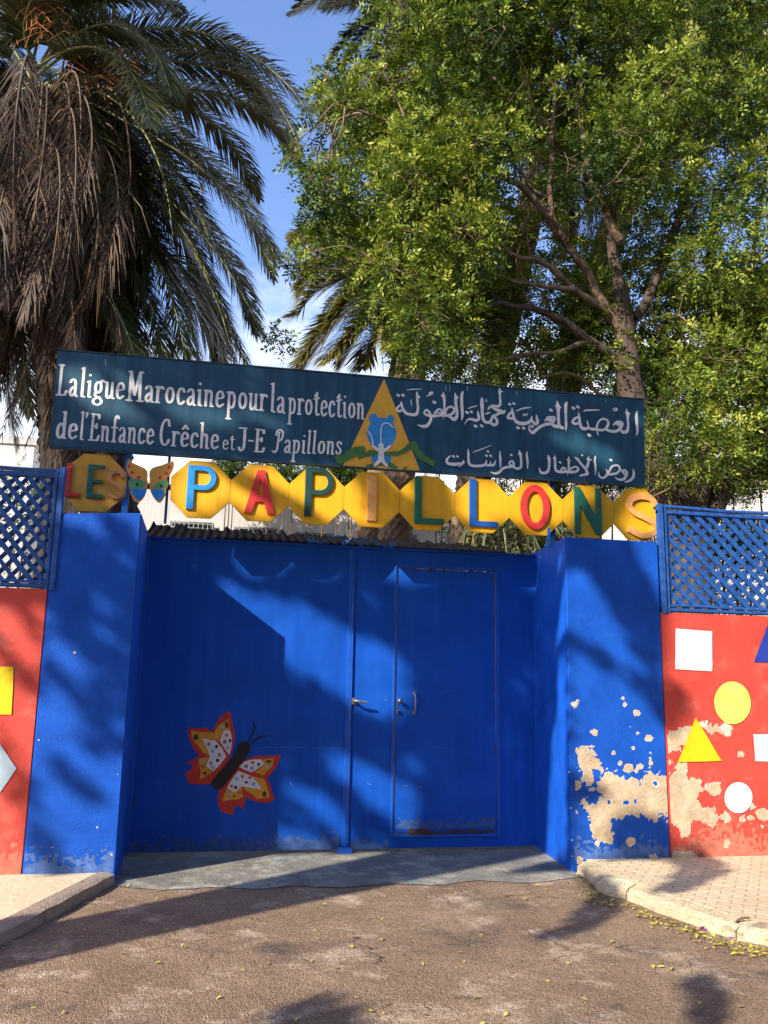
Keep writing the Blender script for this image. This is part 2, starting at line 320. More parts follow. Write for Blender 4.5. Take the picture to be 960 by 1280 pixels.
def catmull(P, n=8, closed=False):
    P = [np.array(p, float) for p in P]
    if len(P) < 3: return P
    out = []; m = len(P)
    rngs = range(m if closed else m - 1)
    for i in rngs:
        if closed: a, b, c, d = P[i - 1], P[i], P[(i + 1) % m], P[(i + 2) % m]
        else: a, b, c, d = P[max(i - 1, 0)], P[i], P[i + 1], P[min(i + 2, m - 1)]
        for k in range(n):
            t = k / n
            out.append(0.5 * ((2 * b) + (-a + c) * t + (2 * a - 5 * b + 4 * c - d) * t * t + (-a + 3 * b - 3 * c + d) * t ** 3))
    if not closed: out.append(P[-1])
    return out
def tube(P, R, sides=8):
    """tapered tube along points -> (V, F quads)"""
    P = np.array(P, float); n = len(P); R = np.asarray(R, float) * np.ones(n)
    T = np.gradient(P, axis=0); T /= np.linalg.norm(T, axis=1)[:, None] + 1e-9
    ref = np.array([0, 0, 1.0]) if abs(T[0][2]) < 0.9 else np.array([1.0, 0, 0])
    V = []
    for i in range(n):
        a = np.cross(T[i], ref); a /= np.linalg.norm(a) + 1e-9; b = np.cross(T[i], a); ref = np.cross(a, T[i]) if True else ref
        for k in range(sides):
            w = 2 * math.pi * k / sides; V.append(P[i] + R[i] * (math.cos(w) * a + math.sin(w) * b))
    Fq = [(i * sides + k, i * sides + (k + 1) % sides, (i + 1) * sides + (k + 1) % sides, (i + 1) * sides + k) for i in range(n - 1) for k in range(sides)]
    return np.array(V), np.array(Fq)
class Batch:
    def __init__(s): s.V = []; s.F = []; s.n = 0
    def add(s, V, Fq): s.V.append(V); s.F.append(np.asarray(Fq) + s.n); s.n += len(V)
    def build(s, name, m, parent=None, smooth=True): return put(npmesh(name, np.vstack(s.V), np.vstack(s.F), m, parent, smooth=smooth))
def tubeobj(name, P, R, m, parent=None, sides=8):
    V, Fq = tube(P, R, sides); return put(npmesh(name, V, Fq, m, parent, smooth=True))
def obox(c, ax, ay, az):
    """box verts round c with half axes"""
    c, ax, ay, az = map(np.array, (c, ax, ay, az))
    V = [c + sx * ax + sy * ay + sz * az for sx in (-1, 1) for sy in (-1, 1) for sz in (-1, 1)]
    Fq = [(0, 1, 3, 2), (4, 6, 7, 5), (0, 4, 5, 1), (2, 3, 7, 6), (0, 2, 6, 4), (1, 5, 7, 3)]
    return np.array(V), np.array(Fq)

# ------------------------------------------------------------------ brush raster: strokes -> clean outline sheet
def vnoise(x, y, seed=0):
    xi = np.floor(x).astype(int); yi = np.floor(y).astype(int); fx = x - xi; fy = y - yi
    fx = fx * fx * (3 - 2 * fx); fy = fy * fy * (3 - 2 * fy)
    def h(a, b):
        v = (a * 374761393 + b * 668265263 + seed * 69069) & 0x7fffffff; v = ((v ^ (v >> 13)) * 1274126177) & 0x7fffffff
        return ((v ^ (v >> 16)) & 0xffff) / 65535.0
    return (h(xi, yi) * (1 - fx) + h(xi + 1, yi) * fx) * (1 - fy) + (h(xi, yi + 1) * (1 - fx) + h(xi + 1, yi + 1) * fx) * fy
def fbm(x, y, seed=0, o=5):
    s = 0; a = 1; t = 0
    for i in range(o): s = s + a * vnoise(x * 2 ** i, y * 2 ** i, seed + i * 17); t += a; a *= 0.6
    return s / t * 2 - 1
class Raster:
    def __init__(s, x0, x1, z0, z1, cell):
        s.x0, s.z0, s.c = x0, z0, cell; s.nx = int((x1 - x0) / cell) + 1; s.nz = int((z1 - z0) / cell) + 1
        s.X = x0 + np.arange(s.nx) * cell; s.Z = z0 + np.arange(s.nz) * cell
        s.D = np.full((s.nz, s.nx), 1.0)
    def win(s, xa, xb, za, zb):
        i0 = max(0, int((xa - s.x0) / s.c) - 1); i1 = min(s.nx, int((xb - s.x0) / s.c) + 3)
        j0 = max(0, int((za - s.z0) / s.c) - 1); j1 = min(s.nz, int((zb - s.z0) / s.c) + 3)
        return slice(j0, j1), slice(i0, i1)
    def stroke(s, P, rx, rz=None):
        """P list (x,z[,r]); elliptical nib rx x rz, or per-point round radius when rz is None"""
        P = [np.array(p, float) for p in P]
        if len(P) == 1: P = P * 2
        for a, b in zip(P[:-1], P[1:]):
            if rz is None: ra, rb = a[2], b[2]; kx = kz = 1.0; m = max(ra, rb)
            else: ra = rb = 1.0; kx, kz = 1 / rx, 1 / rz; m = max(rx, rz)
            js, is_ = s.win(min(a[0], b[0]) - m * 1.5, max(a[0], b[0]) + m * 1.5, min(a[1], b[1]) - m * 1.5, max(a[1], b[1]) + m * 1.5)
            X, Z = np.meshgrid(s.X[is_] * kx, s.Z[js] * kz)
            if X.size == 0: continue
            ax, az, bx, bz = a[0] * kx, a[1] * kz, b[0] * kx, b[1] * kz
            dx, dz = bx - ax, bz - az; l = dx * dx + dz * dz + 1e-12
            t = np.clip(((X - ax) * dx + (Z - az) * dz) / l, 0, 1)
            d = np.hypot(X - ax - t * dx, Z - az - t * dz) - (ra + (rb - ra) * t)
            if rz is not None: d = d * min(rx, rz)
            s.D[js, is_] = np.minimum(s.D[js, is_], d)
    def poly(s, P, jag=0.0, jscale=20.0, seed=0):
        P = np.array(P, float); m = jag * 5 + 0.02
        js, is_ = s.win(P[:, 0].min() - m, P[:, 0].max() + m, P[:, 1].min() - m, P[:, 1].max() + m)
        X, Z = np.meshgrid(s.X[is_], s.Z[js]); d = np.full(X.shape, 1e9); ins = np.zeros(X.shape, bool)
        for a, b in zip(P, np.roll(P, -1, 0)):
            e = b - a; t = np.clip(((X - a[0]) * e[0] + (Z - a[1]) * e[1]) / (e @ e + 1e-12), 0, 1)
            d = np.minimum(d, np.hypot(X - a[0] - t * e[0], Z - a[1] - t * e[1]))
            c = ((a[1] > Z) != (b[1] > Z)) & (X < (b[0] - a[0]) * (Z - a[1]) / (b[1] - a[1] + 1e-12) + a[0]); ins ^= c
        d = np.where(ins, -d, d)
        if jag: d = d + jag * 1.5 * fbm(X * jscale * .55, Z * jscale * .55, seed, 3) + jag * 1.7 * fbm(X * jscale * 2.2, Z * jscale * 2.2, seed + 7, 4)
        s.D[js, is_] = np.minimum(s.D[js, is_], d)
    def build(s, name, y, m, parent=None, grow=0.0):
        D = s.D - grow; I = D < 0; V = []; Fc = []
        full = I[:-1, :-1] & I[1:, :-1] & I[:-1, 1:] & I[1:, 1:]; anyc = I[:-1, :-1] | I[1:, :-1] | I[:-1, 1:] | I[1:, 1:]
        def P(x, z): V.append((x, y, z)); return len(V) - 1
        for j in range(full.shape[0]):
            row = full[j]; e = np.flatnonzero(np.diff(np.concatenate([[0], row.astype(int), [0]])))
            for a, b in zip(e[::2], e[1::2]):
                xa, xb, za, zb = s.x0 + a * s.c, s.x0 + b * s.c, s.z0 + j * s.c, s.z0 + (j + 1) * s.c
                Fc.append([P(xa, za), P(xb, za), P(xb, zb), P(xa, zb)])
        for j, i in zip(*np.nonzero(anyc & ~full)):
            cs = [(i, j), (i + 1, j), (i + 1, j + 1), (i, j + 1)]; f = []
            for k in range(4):
                p, q = cs[k], cs[(k + 1) % 4]; dp, dq = D[p[1], p[0]], D[q[1], q[0]]
                if dp < 0: f.append(P(s.x0 + p[0] * s.c, s.z0 + p[1] * s.c))
                if (dp < 0) != (dq < 0):
                    t = dp / (dp - dq); f.append(P(s.x0 + (p[0] + t * (q[0] - p[0])) * s.c, s.z0 + (p[1] + t * (q[1] - p[1])) * s.c))
            if len(f) >= 3: Fc.append(f)
        if not Fc: return None
        return put(meshobj(name, V, Fc, m, parent))
# ------------------------------------------------------------------ ground
def grid_ground():
    topsheet('ground', [(-600, -600), (600, -600), (600, 600), (-600, 600)], -0.012, M_DIRT)['kind'] = 'structure'
    o = topsheet('asphalt_driveway', [(-40, -40), (40, -40), (40, -0.6), (-40, -0.6)], 0.0, M_ASPH); o['kind'] = 'structure'
    ed = [(142, 1107), (200, 1113), (265, 1109), (330, 1111), (370, 1107), (430, 1110), (490, 1104), (540, 1107), (600, 1101), (660, 1104), (705, 1099)]
    pts = [tuple(atZ(x, y, 0.005)[:2]) for x, y in ed]
    fine_ = []
    for a, b in zip(pts[:-1], pts[1:]):
        for k in range(9): t = k / 9; fine_.append((a[0] + (b[0] - a[0]) * t, a[1] + (b[1] - a[1]) * t + 0.035 * float(fbm(np.array((a[0] + (b[0] - a[0]) * t) * 7), np.array(.3), 8, 4))))
    pts = fine_ + [pts[-1]]
    o = topsheet('concrete_apron', [(-0.02, 0.6)] + [(-0.02, -0.95)] + pts + [(3.62, -1.1), (3.62, -0.9), (3.72, 0.6)], 0.006, M_APRON); o['kind'] = 'structure'
grid_ground()

def slab(name, poly, z0, z1, m, parent=None, bev=0.015, zs=None):
    bm = bmesh.new(); vs = [bm.verts.new((x, y, z0)) for x, y in poly]; f = bm.faces.new(vs)
    r = bmesh.ops.extrude_face_region(bm, geom=[f]); top = [g for g in r['geom'] if isinstance(g, bmesh.types.BMVert)]
    for v in top: v.co.z = z1
    bmesh.ops.recalc_face_normals(bm, faces=bm.faces[:])
    if bev:
        es = [e for e in bm.edges if all(abs(v.co.z - z1) < 1e-6 for v in e.verts)]
        bmesh.ops.bevel(bm, geom=es, offset=bev, segments=2, affect='EDGES')
    return bmobj(name, bm, m, parent)
# left pavement with its grey kerb
kl = [(0.0, -0.95), (-0.13, -1.35), (-0.30, -1.86), (-0.47, -2.36), (-0.72, -3.1), (-1.05, -3.8), (-1.7, -4.4), (-3, -4.7), (-30, -4.8)]
def offs(P, d):
    P = [np.array(p) for p in P]; out = []
    for i, p in enumerate(P):
        t = P[min(i + 1, len(P) - 1)] - P[max(i - 1, 0)]; t = t / np.linalg.norm(t); out.append(tuple(p + d * np.array([-t[1], t[0]])))
    return out
pl = tag(slab('left_pavement', [(-0.004, -0.90)] + [(x, y) for x, y in offs(kl, -0.11)] + [(-30, -0.90)], -0.02, 0.078, M_PAVE), kind='structure')
def kerb(name, line, w, h, m, lens, side=-1, parent=None, jit=0.006, slope=0.03):
    """kerb stones laid end to end along a line; each a piece of its own"""
    P = [np.array(p, float) for p in catmull(line, 10)]
    S = np.concatenate([[0], np.cumsum([np.linalg.norm(b - a) for a, b in zip(P[:-1], P[1:])])])
    def pt(s):
        i = min(max(np.searchsorted(S, s) - 1, 0), len(P) - 2); t = (s - S[i]) / (S[i + 1] - S[i]); d = P[i + 1] - P[i]; d = d / np.linalg.norm(d)
        return P[i] + (P[i + 1] - P[i]) * t, np.array([-d[1], d[0]]) * side
    s = 0; k = 0
    while s < S[-1] - 0.1 and k < 24:
        e = min(s + lens[k % len(lens)], S[-1]); V = []; n = 6; dz = random.uniform(-jit, jit); hh = h + dz
        for q in range(n + 1):
            c, nn = pt(s + 0.006 + (e - s - 0.012) * q / n); wob = random.uniform(-.012, .012)
            prof = [(0.0 + wob, -0.02), (0.004 + wob, hh * 0.55), (slope * 0.5 + wob, hh * 0.85), (slope + 0.02, hh - 0.004), (slope + 0.05, hh), (w, hh + 0.003), (w, -0.02)]
            for a, z in prof: V.append((*(c + nn * a), z))
        m_ = len(prof); Fc = [(q * m_ + a, q * m_ + a + 1, (q + 1) * m_ + a + 1, (q + 1) * m_ + a) for q in range(n) for a in range(m_ - 1)]
        Fc += [tuple(range(m_))[::-1], tuple(n * m_ + a for a in range(m_))]
        put(meshobj('kerb_stone', V, Fc, m, parent)); s = e; k += 1
kerb('k', kl, 0.115, 0.085, M_KERBG, [1.0, 1.05, 0.95], side=-1, parent=pl, slope=0.006)
# right pavement with its cream painted kerb
kr_px = [(722, 1091), (738, 1104), (750.6, 1116.6), (785, 1126), (822.5, 1142), (860, 1154), (897.5, 1168), (929, 1178), (962, 1184)]
kr = [tuple(atZ(x, y)[:2]) for x, y in kr_px] + [(4.05, -3.75), (4.5, -4.15), (5.4, -4.5), (7, -4.7), (30, -4.8)]
pr = tag(slab('right_pavement', [(3.63, -0.90)] + offs(kr, 0.13) + [(30, -0.90)], -0.02, 0.098, M_TILE), kind='structure')
kerb('k', kr, 0.14, 0.10, M_KERB, [0.9, 1.02, 0.55, 1.0], side=1, parent=pr, slope=0.095)

# ------------------------------------------------------------------ pillars and walls
def pillar(name, label, xf0, xf1, xb0, xb1, zt0, zt1):
    bm = bmesh.new(); yb = 0.25
    nx, nz = 1, 1
    c = [(xf0, YF, -0.05), (xf1, YF, -0.05), (xb1, yb, -0.05), (xb0, yb, -0.05), (xf0, YF, zt0), (xf1, YF, zt1), (xb1, yb, zt1), (xb0, yb, zt0)]
    v = [bm.verts.new(p) for p in c]
    for f in [(0, 1, 5, 4), (1, 2, 6, 5), (2, 3, 7, 6), (3, 0, 4, 7), (4, 5, 6, 7), (3, 2, 1, 0)]: bm.faces.new([v[i] for i in f])
    bmesh.ops.recalc_face_normals(bm, faces=bm.faces[:])
    bmesh.ops.bevel(bm, geom=[e for e in bm.edges], offset=0.009, segments=3, affect='EDGES')
    t = thing(name, label, 'pillar', loc=((xf0 + xf1) / 2, -0.4, 0)); put(bmobj('rendered_shaft', bm, M_BLUEWALL, t, smooth=False)); return t
PL = pillar('gate_pillar', 'blue rendered gate pillar left of the metal gate, paint nearly whole', -0.652, 0.003, -0.652, -0.02, 2.752, 2.79)
PR = pillar('gate_pillar', 'blue rendered gate pillar right of the gate with large peeling patches', 3.60, 4.479, 3.694, 4.479, 2.776, 2.772)
def wall(name, label, x0, x1, zt):
    t = thing(name, label, 'wall', loc=((x0 + x1) / 2, YF + 0.12, 0)); box('red_render', x0, x1, YF + 0.002, YF + 0.24, -0.05, zt, M_RED, t, 0.004); return t
WL = wall('boundary_wall', 'low red boundary wall left of the gate with yellow and pale blue shapes', -14, -0.655, 2.155)
WR = wall('boundary_wall', 'low red boundary wall right of the gate with painted shapes and bare plaster', 4.482, 16, 2.145)
z5 = dict(o=(660, 840), s=3.2); z4 = dict(o=(720, 600), s=4.0); z7 = dict(o=(0, 820), s=3.2)
def shp(pts, m, par, y, **k): return sheet('painted_shape', XZ(pts, YF, **k), y, m, par)
def disc(cx, cy, rx, ry, n=40, rot=0): return [(cx + rx * math.cos(a) * math.cos(rot) - ry * math.sin(a) * math.sin(rot), cy + rx * math.cos(a) * math.sin(rot) + ry * math.sin(a) * math.cos(rot)) for a in [2 * math.pi * i / n for i in range(n)]]
YS = YF - 0.005
def jagpoly(pts, d, n=6):
    r = []
    for a, b in zip(pts, pts[1:] + pts[:1]):
        for k in range(n): t = k / n; r.append((a[0] + (b[0] - a[0]) * t + random.uniform(-d, d), a[1] + (b[1] - a[1]) * t + random.uniform(-d, d)))
    return r
shp(jagpoly([(497, 742), (680, 757), (680, 957), (495, 945)], 0.8), M_WHITEP, WR, YS, **z4)['label'] = 'white painted square'
shp(disc(817, 123, 73, 85, rot=-0.12), M_LIME, WR, YS, **z5)['label'] = 'lime painted oval'
shp(jagpoly([(670, 183), (772, 355), (597, 360)], 1.0), M_YELSH, WR, YS - 0.002, **z5)['label'] = 'yellow painted triangle'
shp(jagpoly([(900, 248), (1010, 250), (1010, 360), (908, 357)], 0.8), M_PALEBL, WR, YS, **z5)['label'] = 'pale painted square'
shp(disc(840, 502, 56, 62), M_WHITEP, WR, YS - 0.002, **z5)['label'] = 'white painted circle'
shp([(942, 827.5), (966, 763), (1003, 829)], M_BLUESH, WR, YS)['label'] = 'blue painted triangle'
shp(jagpoly([(-120, 42), (55, 42), (47, 234), (-120, 236)], 0.8), M_YELSH, WL, YS, **z7)['label'] = 'yellow painted square'
shp(jagpoly([(-70, 452), (0, 352), (66, 450), (0, 548), (0, 502)][:4], 0.8), M_PALEBL, WL, YS, **z7)['label'] = 'pale blue painted diamond'

# bare plaster where the paint has come away (outlines with ragged edges)
def flakes(par, xr, polys, name, m, y, seed, jag=0.012, extra=None, rim=False):
    R = Raster(xr[0], xr[1], 0.02, 1.7, 0.004)
    for k, p in enumerate(polys): R.poly(XZ(p, YF, **z5), jag * 2.3, 20, seed + k)
    if extra: extra(R)
    mx_ = (R.X > xr[0] + 0.008) & (R.X < xr[1] - 0.008); R.D[:, ~mx_] = 1
    if rim:
        Xg, Zg = np.meshgrid(R.X, R.Z); keep = R.D; R.D = R.D - 0.006 - 0.010 * fbm(Xg * 12, Zg * 12, 77, 4); R.D[:, ~mx_] = 1; R.build('flaked_paint_rim', y + 0.0006, M_FLAKE, par); R.D = keep
    return R.build(name, y, m, par)
main = [(212, 515), (225, 508), (240, 530), (270, 525), (300, 490), (285, 465), (275, 440), (300, 415), (320, 392), (345, 398), (380, 425), (410, 430), (440, 458), (460, 442), (465, 400), (490, 398), (520, 410), (555, 430),
        (580, 412), (600, 375), (628, 368), (630, 420), (660, 430), (690, 440), (680, 480), (668, 510), (690, 543), (740, 545), (752, 590), (735, 612), (690, 590), (660, 592), (640, 645), (612, 650), (600, 620), (570, 608), (555, 578), (530, 575), (510, 603), (480, 590), (440, 570), (400, 560), (370, 582), (332, 588), (330, 640), (325, 682), (292, 680), (265, 650), (255, 612), (262, 580), (235, 560)]
holes = [[(375, 515), (410, 512), (412, 530), (375, 533)], [(318, 512), (330, 508), (330, 532), (318, 530)], [(495, 435), (520, 432), (524, 455), (500, 460)], [(425, 505), (435, 505), (432, 530), (424, 528)]]
upper = [(195, 302), (230, 312), (262, 300), (270, 340), (295, 370), (288, 398), (262, 394), (268, 440), (245, 458), (220, 432), (218, 400), (196, 388)]
def pil_extra(R):
    for cx, cy, r in [(435, 165, 12), (483, 265, 14), (265, 242, 13), (185, 132, 14), (400, 385, 19), (412, 680, 16), (445, 378, 9), (190, 455, 20), (160, 450, 10), (385, 130, 3), (440, 245, 5), (342, 325, 3), (422, 305, 4), (370, 365, 5), (490, 365, 7), (487, 345, 5), (500, 742, 14), (205, 752, 14), (385, 758, 12), (190, 560, 6), (275, 690, 8), (295, 655, 9), (435, 395, 7), (485, 385, 6), (410, 220, 3), (490, 322, 3), (380, 105, 3), (255, 470, 8), (700 - 350, 395, 4)]:
        R.poly(XZ(disc(cx, cy, r, r * random.uniform(.6, 1.1), 12), YF, **z5), 0.009, 45, int(cx))
    for p in holes:
        Q = np.array(XZ(p, YF, **z5)); js, is_ = R.win(Q[:, 0].min() - .01, Q[:, 0].max() + .01, Q[:, 1].min() - .01, Q[:, 1].max() + .01)
        c = Q.mean(0); h = (Q.max(0) - Q.min(0)) / 2; X, Z = np.meshgrid(R.X[is_], R.Z[js])
        d = 0.02 * (np.hypot((X - c[0]) / h[0], (Z - c[1]) / h[1]) - 1) + 0.008 * fbm(X * 40, Z * 40, 5); R.D[js, is_] = np.maximum(R.D[js, is_], -d)
flakes(PR, (3.63, 4.4785), [main, upper], 'bare_plaster_patch', M_PLASTER, YF - 0.0025, 3, extra=pil_extra, rim=True)
def wall_extra(R):
    for cx, cy, r in [(848, 330, 9), (745, 470, 24), (790, 575, 15), (800, 590, 12), (895, 585, 12), (940, 570, 26), (760, 450, 9), (565, 358, 10), (710, 575, 9), (795, 685, 10), (620, 742, 30), (590, 735, 24), (648, 738, 18), (780, 580, 10), (900, 540, 7), (860, 585, 9), (720, 460, 13), (940, 620, 6)]:
        R.poly(XZ(disc(cx, cy, r, r * random.uniform(.6, 1.1), 12), YF, **z5), 0.013, 40, int(cx))
flakes(WR, (4.484, 6.2), [main, [(500, 322), (535, 258), (560, 248), (600, 235), (650, 222), (678, 225), (668, 255), (640, 290), (600, 312), (560, 322)], [(700, 215), (712, 203), (760, 215), (800, 205), (825, 240), (800, 260), (770, 245), (735, 255), (710, 235)]],
       'bare_plaster_patch', M_PLASTER, YF - 0.001, 3, extra=wall_extra, rim=True)
def rim_extra(R):
    for cx, cy, r in [(705, 210, 15), (790, 225, 22), (800, 245, 12), (535, 300, 14), (660, 240, 12)]:
        R.poly(XZ(disc(cx, cy, r, r * random.uniform(.6, 1.1), 12), YF, **z5), 0.014, 45, int(cx))
flakes(WR, (4.484, 6.2), [], 'old_paint_patch', M_FLAKE, YF - 0.0025, 9, extra=rim_extra)
# chips on the inner corner of the right pillar and along the left one
def chips(par, spots, yy, m=M_FLAKE):
    R = Raster(-0.65, 3.9, 0.02, 2.8, 0.004) if par is PR else Raster(-0.65, 0.0, 0.02, 2.8, 0.004)
    for px, py, r in spots:
        p = XZ(disc(px, py, r, r * random.uniform(.5, 1), 10), YF); R.poly(p, 0.005, 60, int(px))
    return R.build('paint_chip', yy, m, par)
chips(PL, [(93.5, 815.5, 1.8), (99, 640.8, .9), (139.5, 1068, 2.2), (48, 925, .8), (147, 968, 1), (121, 1034, .9), (70, 1088, 1)], YF - 0.0025)
chips(PR, [(717.5, 880, 4), (722, 876, 2), (711.5, 965, 1.2), (713, 1010, 1.2), (714.5, 1050, 1.4), (714.5, 1070, 1.2)], YF - 0.0028)

# ------------------------------------------------------------------ lattice panels on the walls
def lattice(label, x0, x1, z0, z1, pitch, w, ang, post_px):
    t = thing('lattice_panel', label, 'lattice', loc=((x0 + x1) / 2, YF, z0)); y = YF + 0.03
    def rail(nm, za, zb, ya=y - 0.03, yb=y + 0.03): box(nm, x0, x1, ya, yb, za, zb, M_LATT, t, 0.006)
    def sag(nm, z, r):
        xs = np.linspace(x0, x1, 40); P = [(x, y - 0.02, z + 0.006 * math.sin(x * 5.1 + z)) for x in xs]; tubeobj(nm, P, r, M_LATT, t, 8)
    rail('rail', z1 - 0.05, z1 - 0.012); sag('pipe_rail', z1 + 0.012, 0.017); rail('rail', z0, z0 + 0.03); sag('pipe_rail', z0 + 0.05, 0.011)
    xe = [x1, x0] if post_px < 0 else [x0, x1]
    sgn = -1 if post_px < 0 else 1
    for k, (a, b) in enumerate([(0.0, 0.045), (0.052, 0.085), (0.098, 0.112)]):
        xa, xb = sorted((xe[0] + sgn * a, xe[0] + sgn * b)); box('post', xa, xb, y - 0.045 + 0.012 * k, y + 0.02, z0 - 0.02, z1 + 0.04 - 0.03 * k, M_LATT, t, 0.006)
    ix0, ix1 = (x0 + 0.02, x1 - 0.09) if post_px < 0 else (x0 + 0.09, x1 - 0.02); iz0, iz1 = z0 + 0.02, z1 - 0.03
    for lay, (sg, yy) in enumerate(((-1, y - 0.012), (1, y + 0.018))):
        dx, dz = math.cos(ang), sg * math.sin(ang); H = iz1 - iz0; run = H / math.tan(ang)
        k0 = int((ix0 - run) / pitch) - 1; k1 = int((ix1 + run) / pitch) + 1
        for k in range(k0, k1):
            xb = k * pitch + random.uniform(-.006, .006)              # x at the bottom (sg=1) or at the top (sg=-1)
            za = iz0 if sg > 0 else iz1; slope = sg * math.tan(ang)
            # clip
            pa, pb = ix0, ix1
            for zlim in (iz0, iz1):
                pass
            xs = sorted([xb, xb + run]); xa_, xb_ = max(xs[0], pa), min(xs[1], pb)
            if xb_ - xa_ < 0.02: continue
            za_, zb_ = za + slope * (xa_ - xb), za + slope * (xb_ - xb)
            c = ((xa_ + xb_) / 2, yy + random.uniform(-.003, .003), (za_ + zb_) / 2); L_ = math.hypot(xb_ - xa_, zb_ - za_) / 2
            ww = w / 2 * random.uniform(.9, 1.12); aj = random.gauss(0, .012); dx_, dz_ = dx * math.cos(aj) - dz * math.sin(aj), dx * math.sin(aj) + dz * math.cos(aj)
            V, Fq = obox(c, (dx_ * L_, 0, dz_ * L_), (0, 0.005, 0), (-dz_ * ww, 0, dx_ * ww))
            put(meshobj('slat', V, [tuple(f) for f in Fq], M_LATT, t))
    return t
lattice('dark blue lattice panel on the red wall left of the gate', -2.6, -0.60, 2.165, 3.085, 0.100, 0.035, math.radians(50), -1)
lattice('sunlit blue lattice panel on the red wall right of the gate', 4.495, 6.6, 2.155, 3.085, 0.128, 0.042, math.radians(44), 1)

# ------------------------------------------------------------------ metal gate
G = thing('metal_gate', 'wide blue metal gate with painted butterfly and a small door in its right leaf', 'gate', loc=(1.87, 0, 0))
XC = 1.8755; GT = 2.722
ll = box('gate_leaf', -0.02, XC - 0.004, 0.0, 0.04, 0.035, GT, M_GATE, G, 0.004)
def framed(name, x0, x1, z0, z1, hx0, hx1, hz0, hz1):
    """leaf sheet with an opening for the small door"""
    bm = bmesh.new()
    for (a, b, c, d) in ((x0, hx0, z0, z1), (hx1, x1, z0, z1), (hx0, hx1, hz1, z1), (hx0, hx1, z0, hz0)):
        r = bmesh.ops.create_cube(bm, size=1)
        for v in r['verts']: v.co = Vector(((a + b) / 2 + v.co.x * (b - a), 0.02 + v.co.y * 0.04, (c + d) / 2 + v.co.z * (d - c)))
    bmesh.ops.remove_doubles(bm, verts=bm.verts[:], dist=1e-5)
    return put(bmobj(name, bm, M_GATE, G))
rl = framed('gate_leaf', XC + 0.004, 3.70, 0.035, GT - 0.004, 2.292, 3.269, 0.158, 2.562)
wd = box('wicket_door', 2.301, 3.260, 0.004, 0.036, 0.170, 2.553, M_GATE, G, 0.004)
# angle-iron trims
def trim(x0, x1, z0, z1, d=0.012, y=0.0, m=M_GATETRIM, par=G, nm='trim_strip'): return box(nm, x0, x1, y - d, y - 0.0005, z0, z1, m, par, 0.003)
trim(XC - 0.045, XC - 0.006, 0.04, GT - 0.002, 0.014); trim(XC - 0.004, XC + 0.012, 0.04, GT - 0.03, 0.022)
trim(2.262, 2.288, 0.13, 2.585, 0.010); trim(3.273, 3.300, 0.13, 2.585, 0.006); trim(2.2885, 3.2725, 2.566, 2.588, 0.006); trim(2.2885, 3.2725, 0.128, 0.150, 0.010)
trim(-0.02, 0.02, 0.04, GT - 0.01, 0.006); trim(3.645, 3.70, 0.04, GT - 0.01, 0.006)
box('top_rail', -0.02, 3.70, -0.006, 0.05, GT + 0.001, GT + 0.022, M_GATE, G, 0.004)
box('drop_bolt_box', XC - 0.085, XC + 0.045, -0.045, -0.016, 0.0, 0.055, M_GATETRIM, G, 0.004)
# rusted lower edge of the small door
R = Raster(2.29, 3.28, 0.12, 0.26, 0.004)
R.poly([(2.42, 0.150), (2.43, 0.20), (2.47, 0.21), (2.50, 0.195), (2.56, 0.205), (2.62, 0.185), (2.8, 0.178), (3.0, 0.182), (3.12, 0.178), (3.262, 0.188), (3.262, 0.160)], 0.009, 40, 4)
R.build('rusted_edge', -0.0115, M_RUST, wd)
R = Raster(2.28, 3.28, 2.48, 2.62, 0.004)
for q in ((2.50, 2.545, .02), (2.62, 2.548, .03), (2.75, 2.55, .02)): R.poly(disc(q[0], q[1], q[2], 0.012, 10), 0.006, 50, 3)
R.build('rust_stain', -0.001 + 0.004, M_RUST, wd)
# lever handle and lock on the left edge, knob, lock and grab handle on the door
def px(x, y, Y=0): p = at(x, y, Y); return (p[0], p[2])
def hardware():
    x, z = px(441, 876); hd = box('lock_plate', x - 0.012, x + 0.018, -0.028, -0.023, z - 0.03, z + 0.03, M_METAL, rl, 0.003)
    tubeobj('lever_handle', [(x + 0.004, -0.02, z), (x + 0.004, -0.075, z + 0.004), (x + 0.03, -0.085, z), (x + 0.12, -0.082, z - 0.012)], [0.011, 0.011, 0.013, 0.010], M_METAL, hd, 8)
    x, z = px(442, 890); tubeobj('lock_cylinder', [(x, -0.024, z), (x, -0.040, z)], [0.014, 0.012], M_METAL, rl, 10)
    x, z = px(499, 876); d1 = tubeobj('door_knob', [(x, 0.0, z), (x, -0.02, z), (x, -0.035, z), (x, -0.055, z), (x, -0.062, z)], [0.02, 0.01, 0.018, 0.022, 0.008], M_METAL, wd, 12)
    x, z = px(498.5, 890); tubeobj('lock_cylinder', [(x, 0.0, z), (x, -0.022, z)], [0.017, 0.014], M_METAL, wd, 10)
    x, z = px(518, 867); x2, z2 = px(518, 890)
    h = tubeobj('grab_handle', [(x, 0.0, z), (x, -0.035, z - 0.005), (x, -0.05, z - 0.03), (x, -0.05, z2 + 0.03), (x, -0.035, z2 + 0.005), (x, 0.0, z2)], [0.012, 0.009, 0.008, 0.008, 0.009, 0.012], M_METAL, wd, 8)
    box('handle_foot', x - 0.018, x + 0.018, -0.004, 0.003, z - 0.015, z + 0.02, M_METAL, h, 0.002); box('handle_foot', x - 0.018, x + 0.018, -0.004, 0.003, z2 - 0.02, z2 + 0.015, M_METAL, h, 0.002)
hardware()
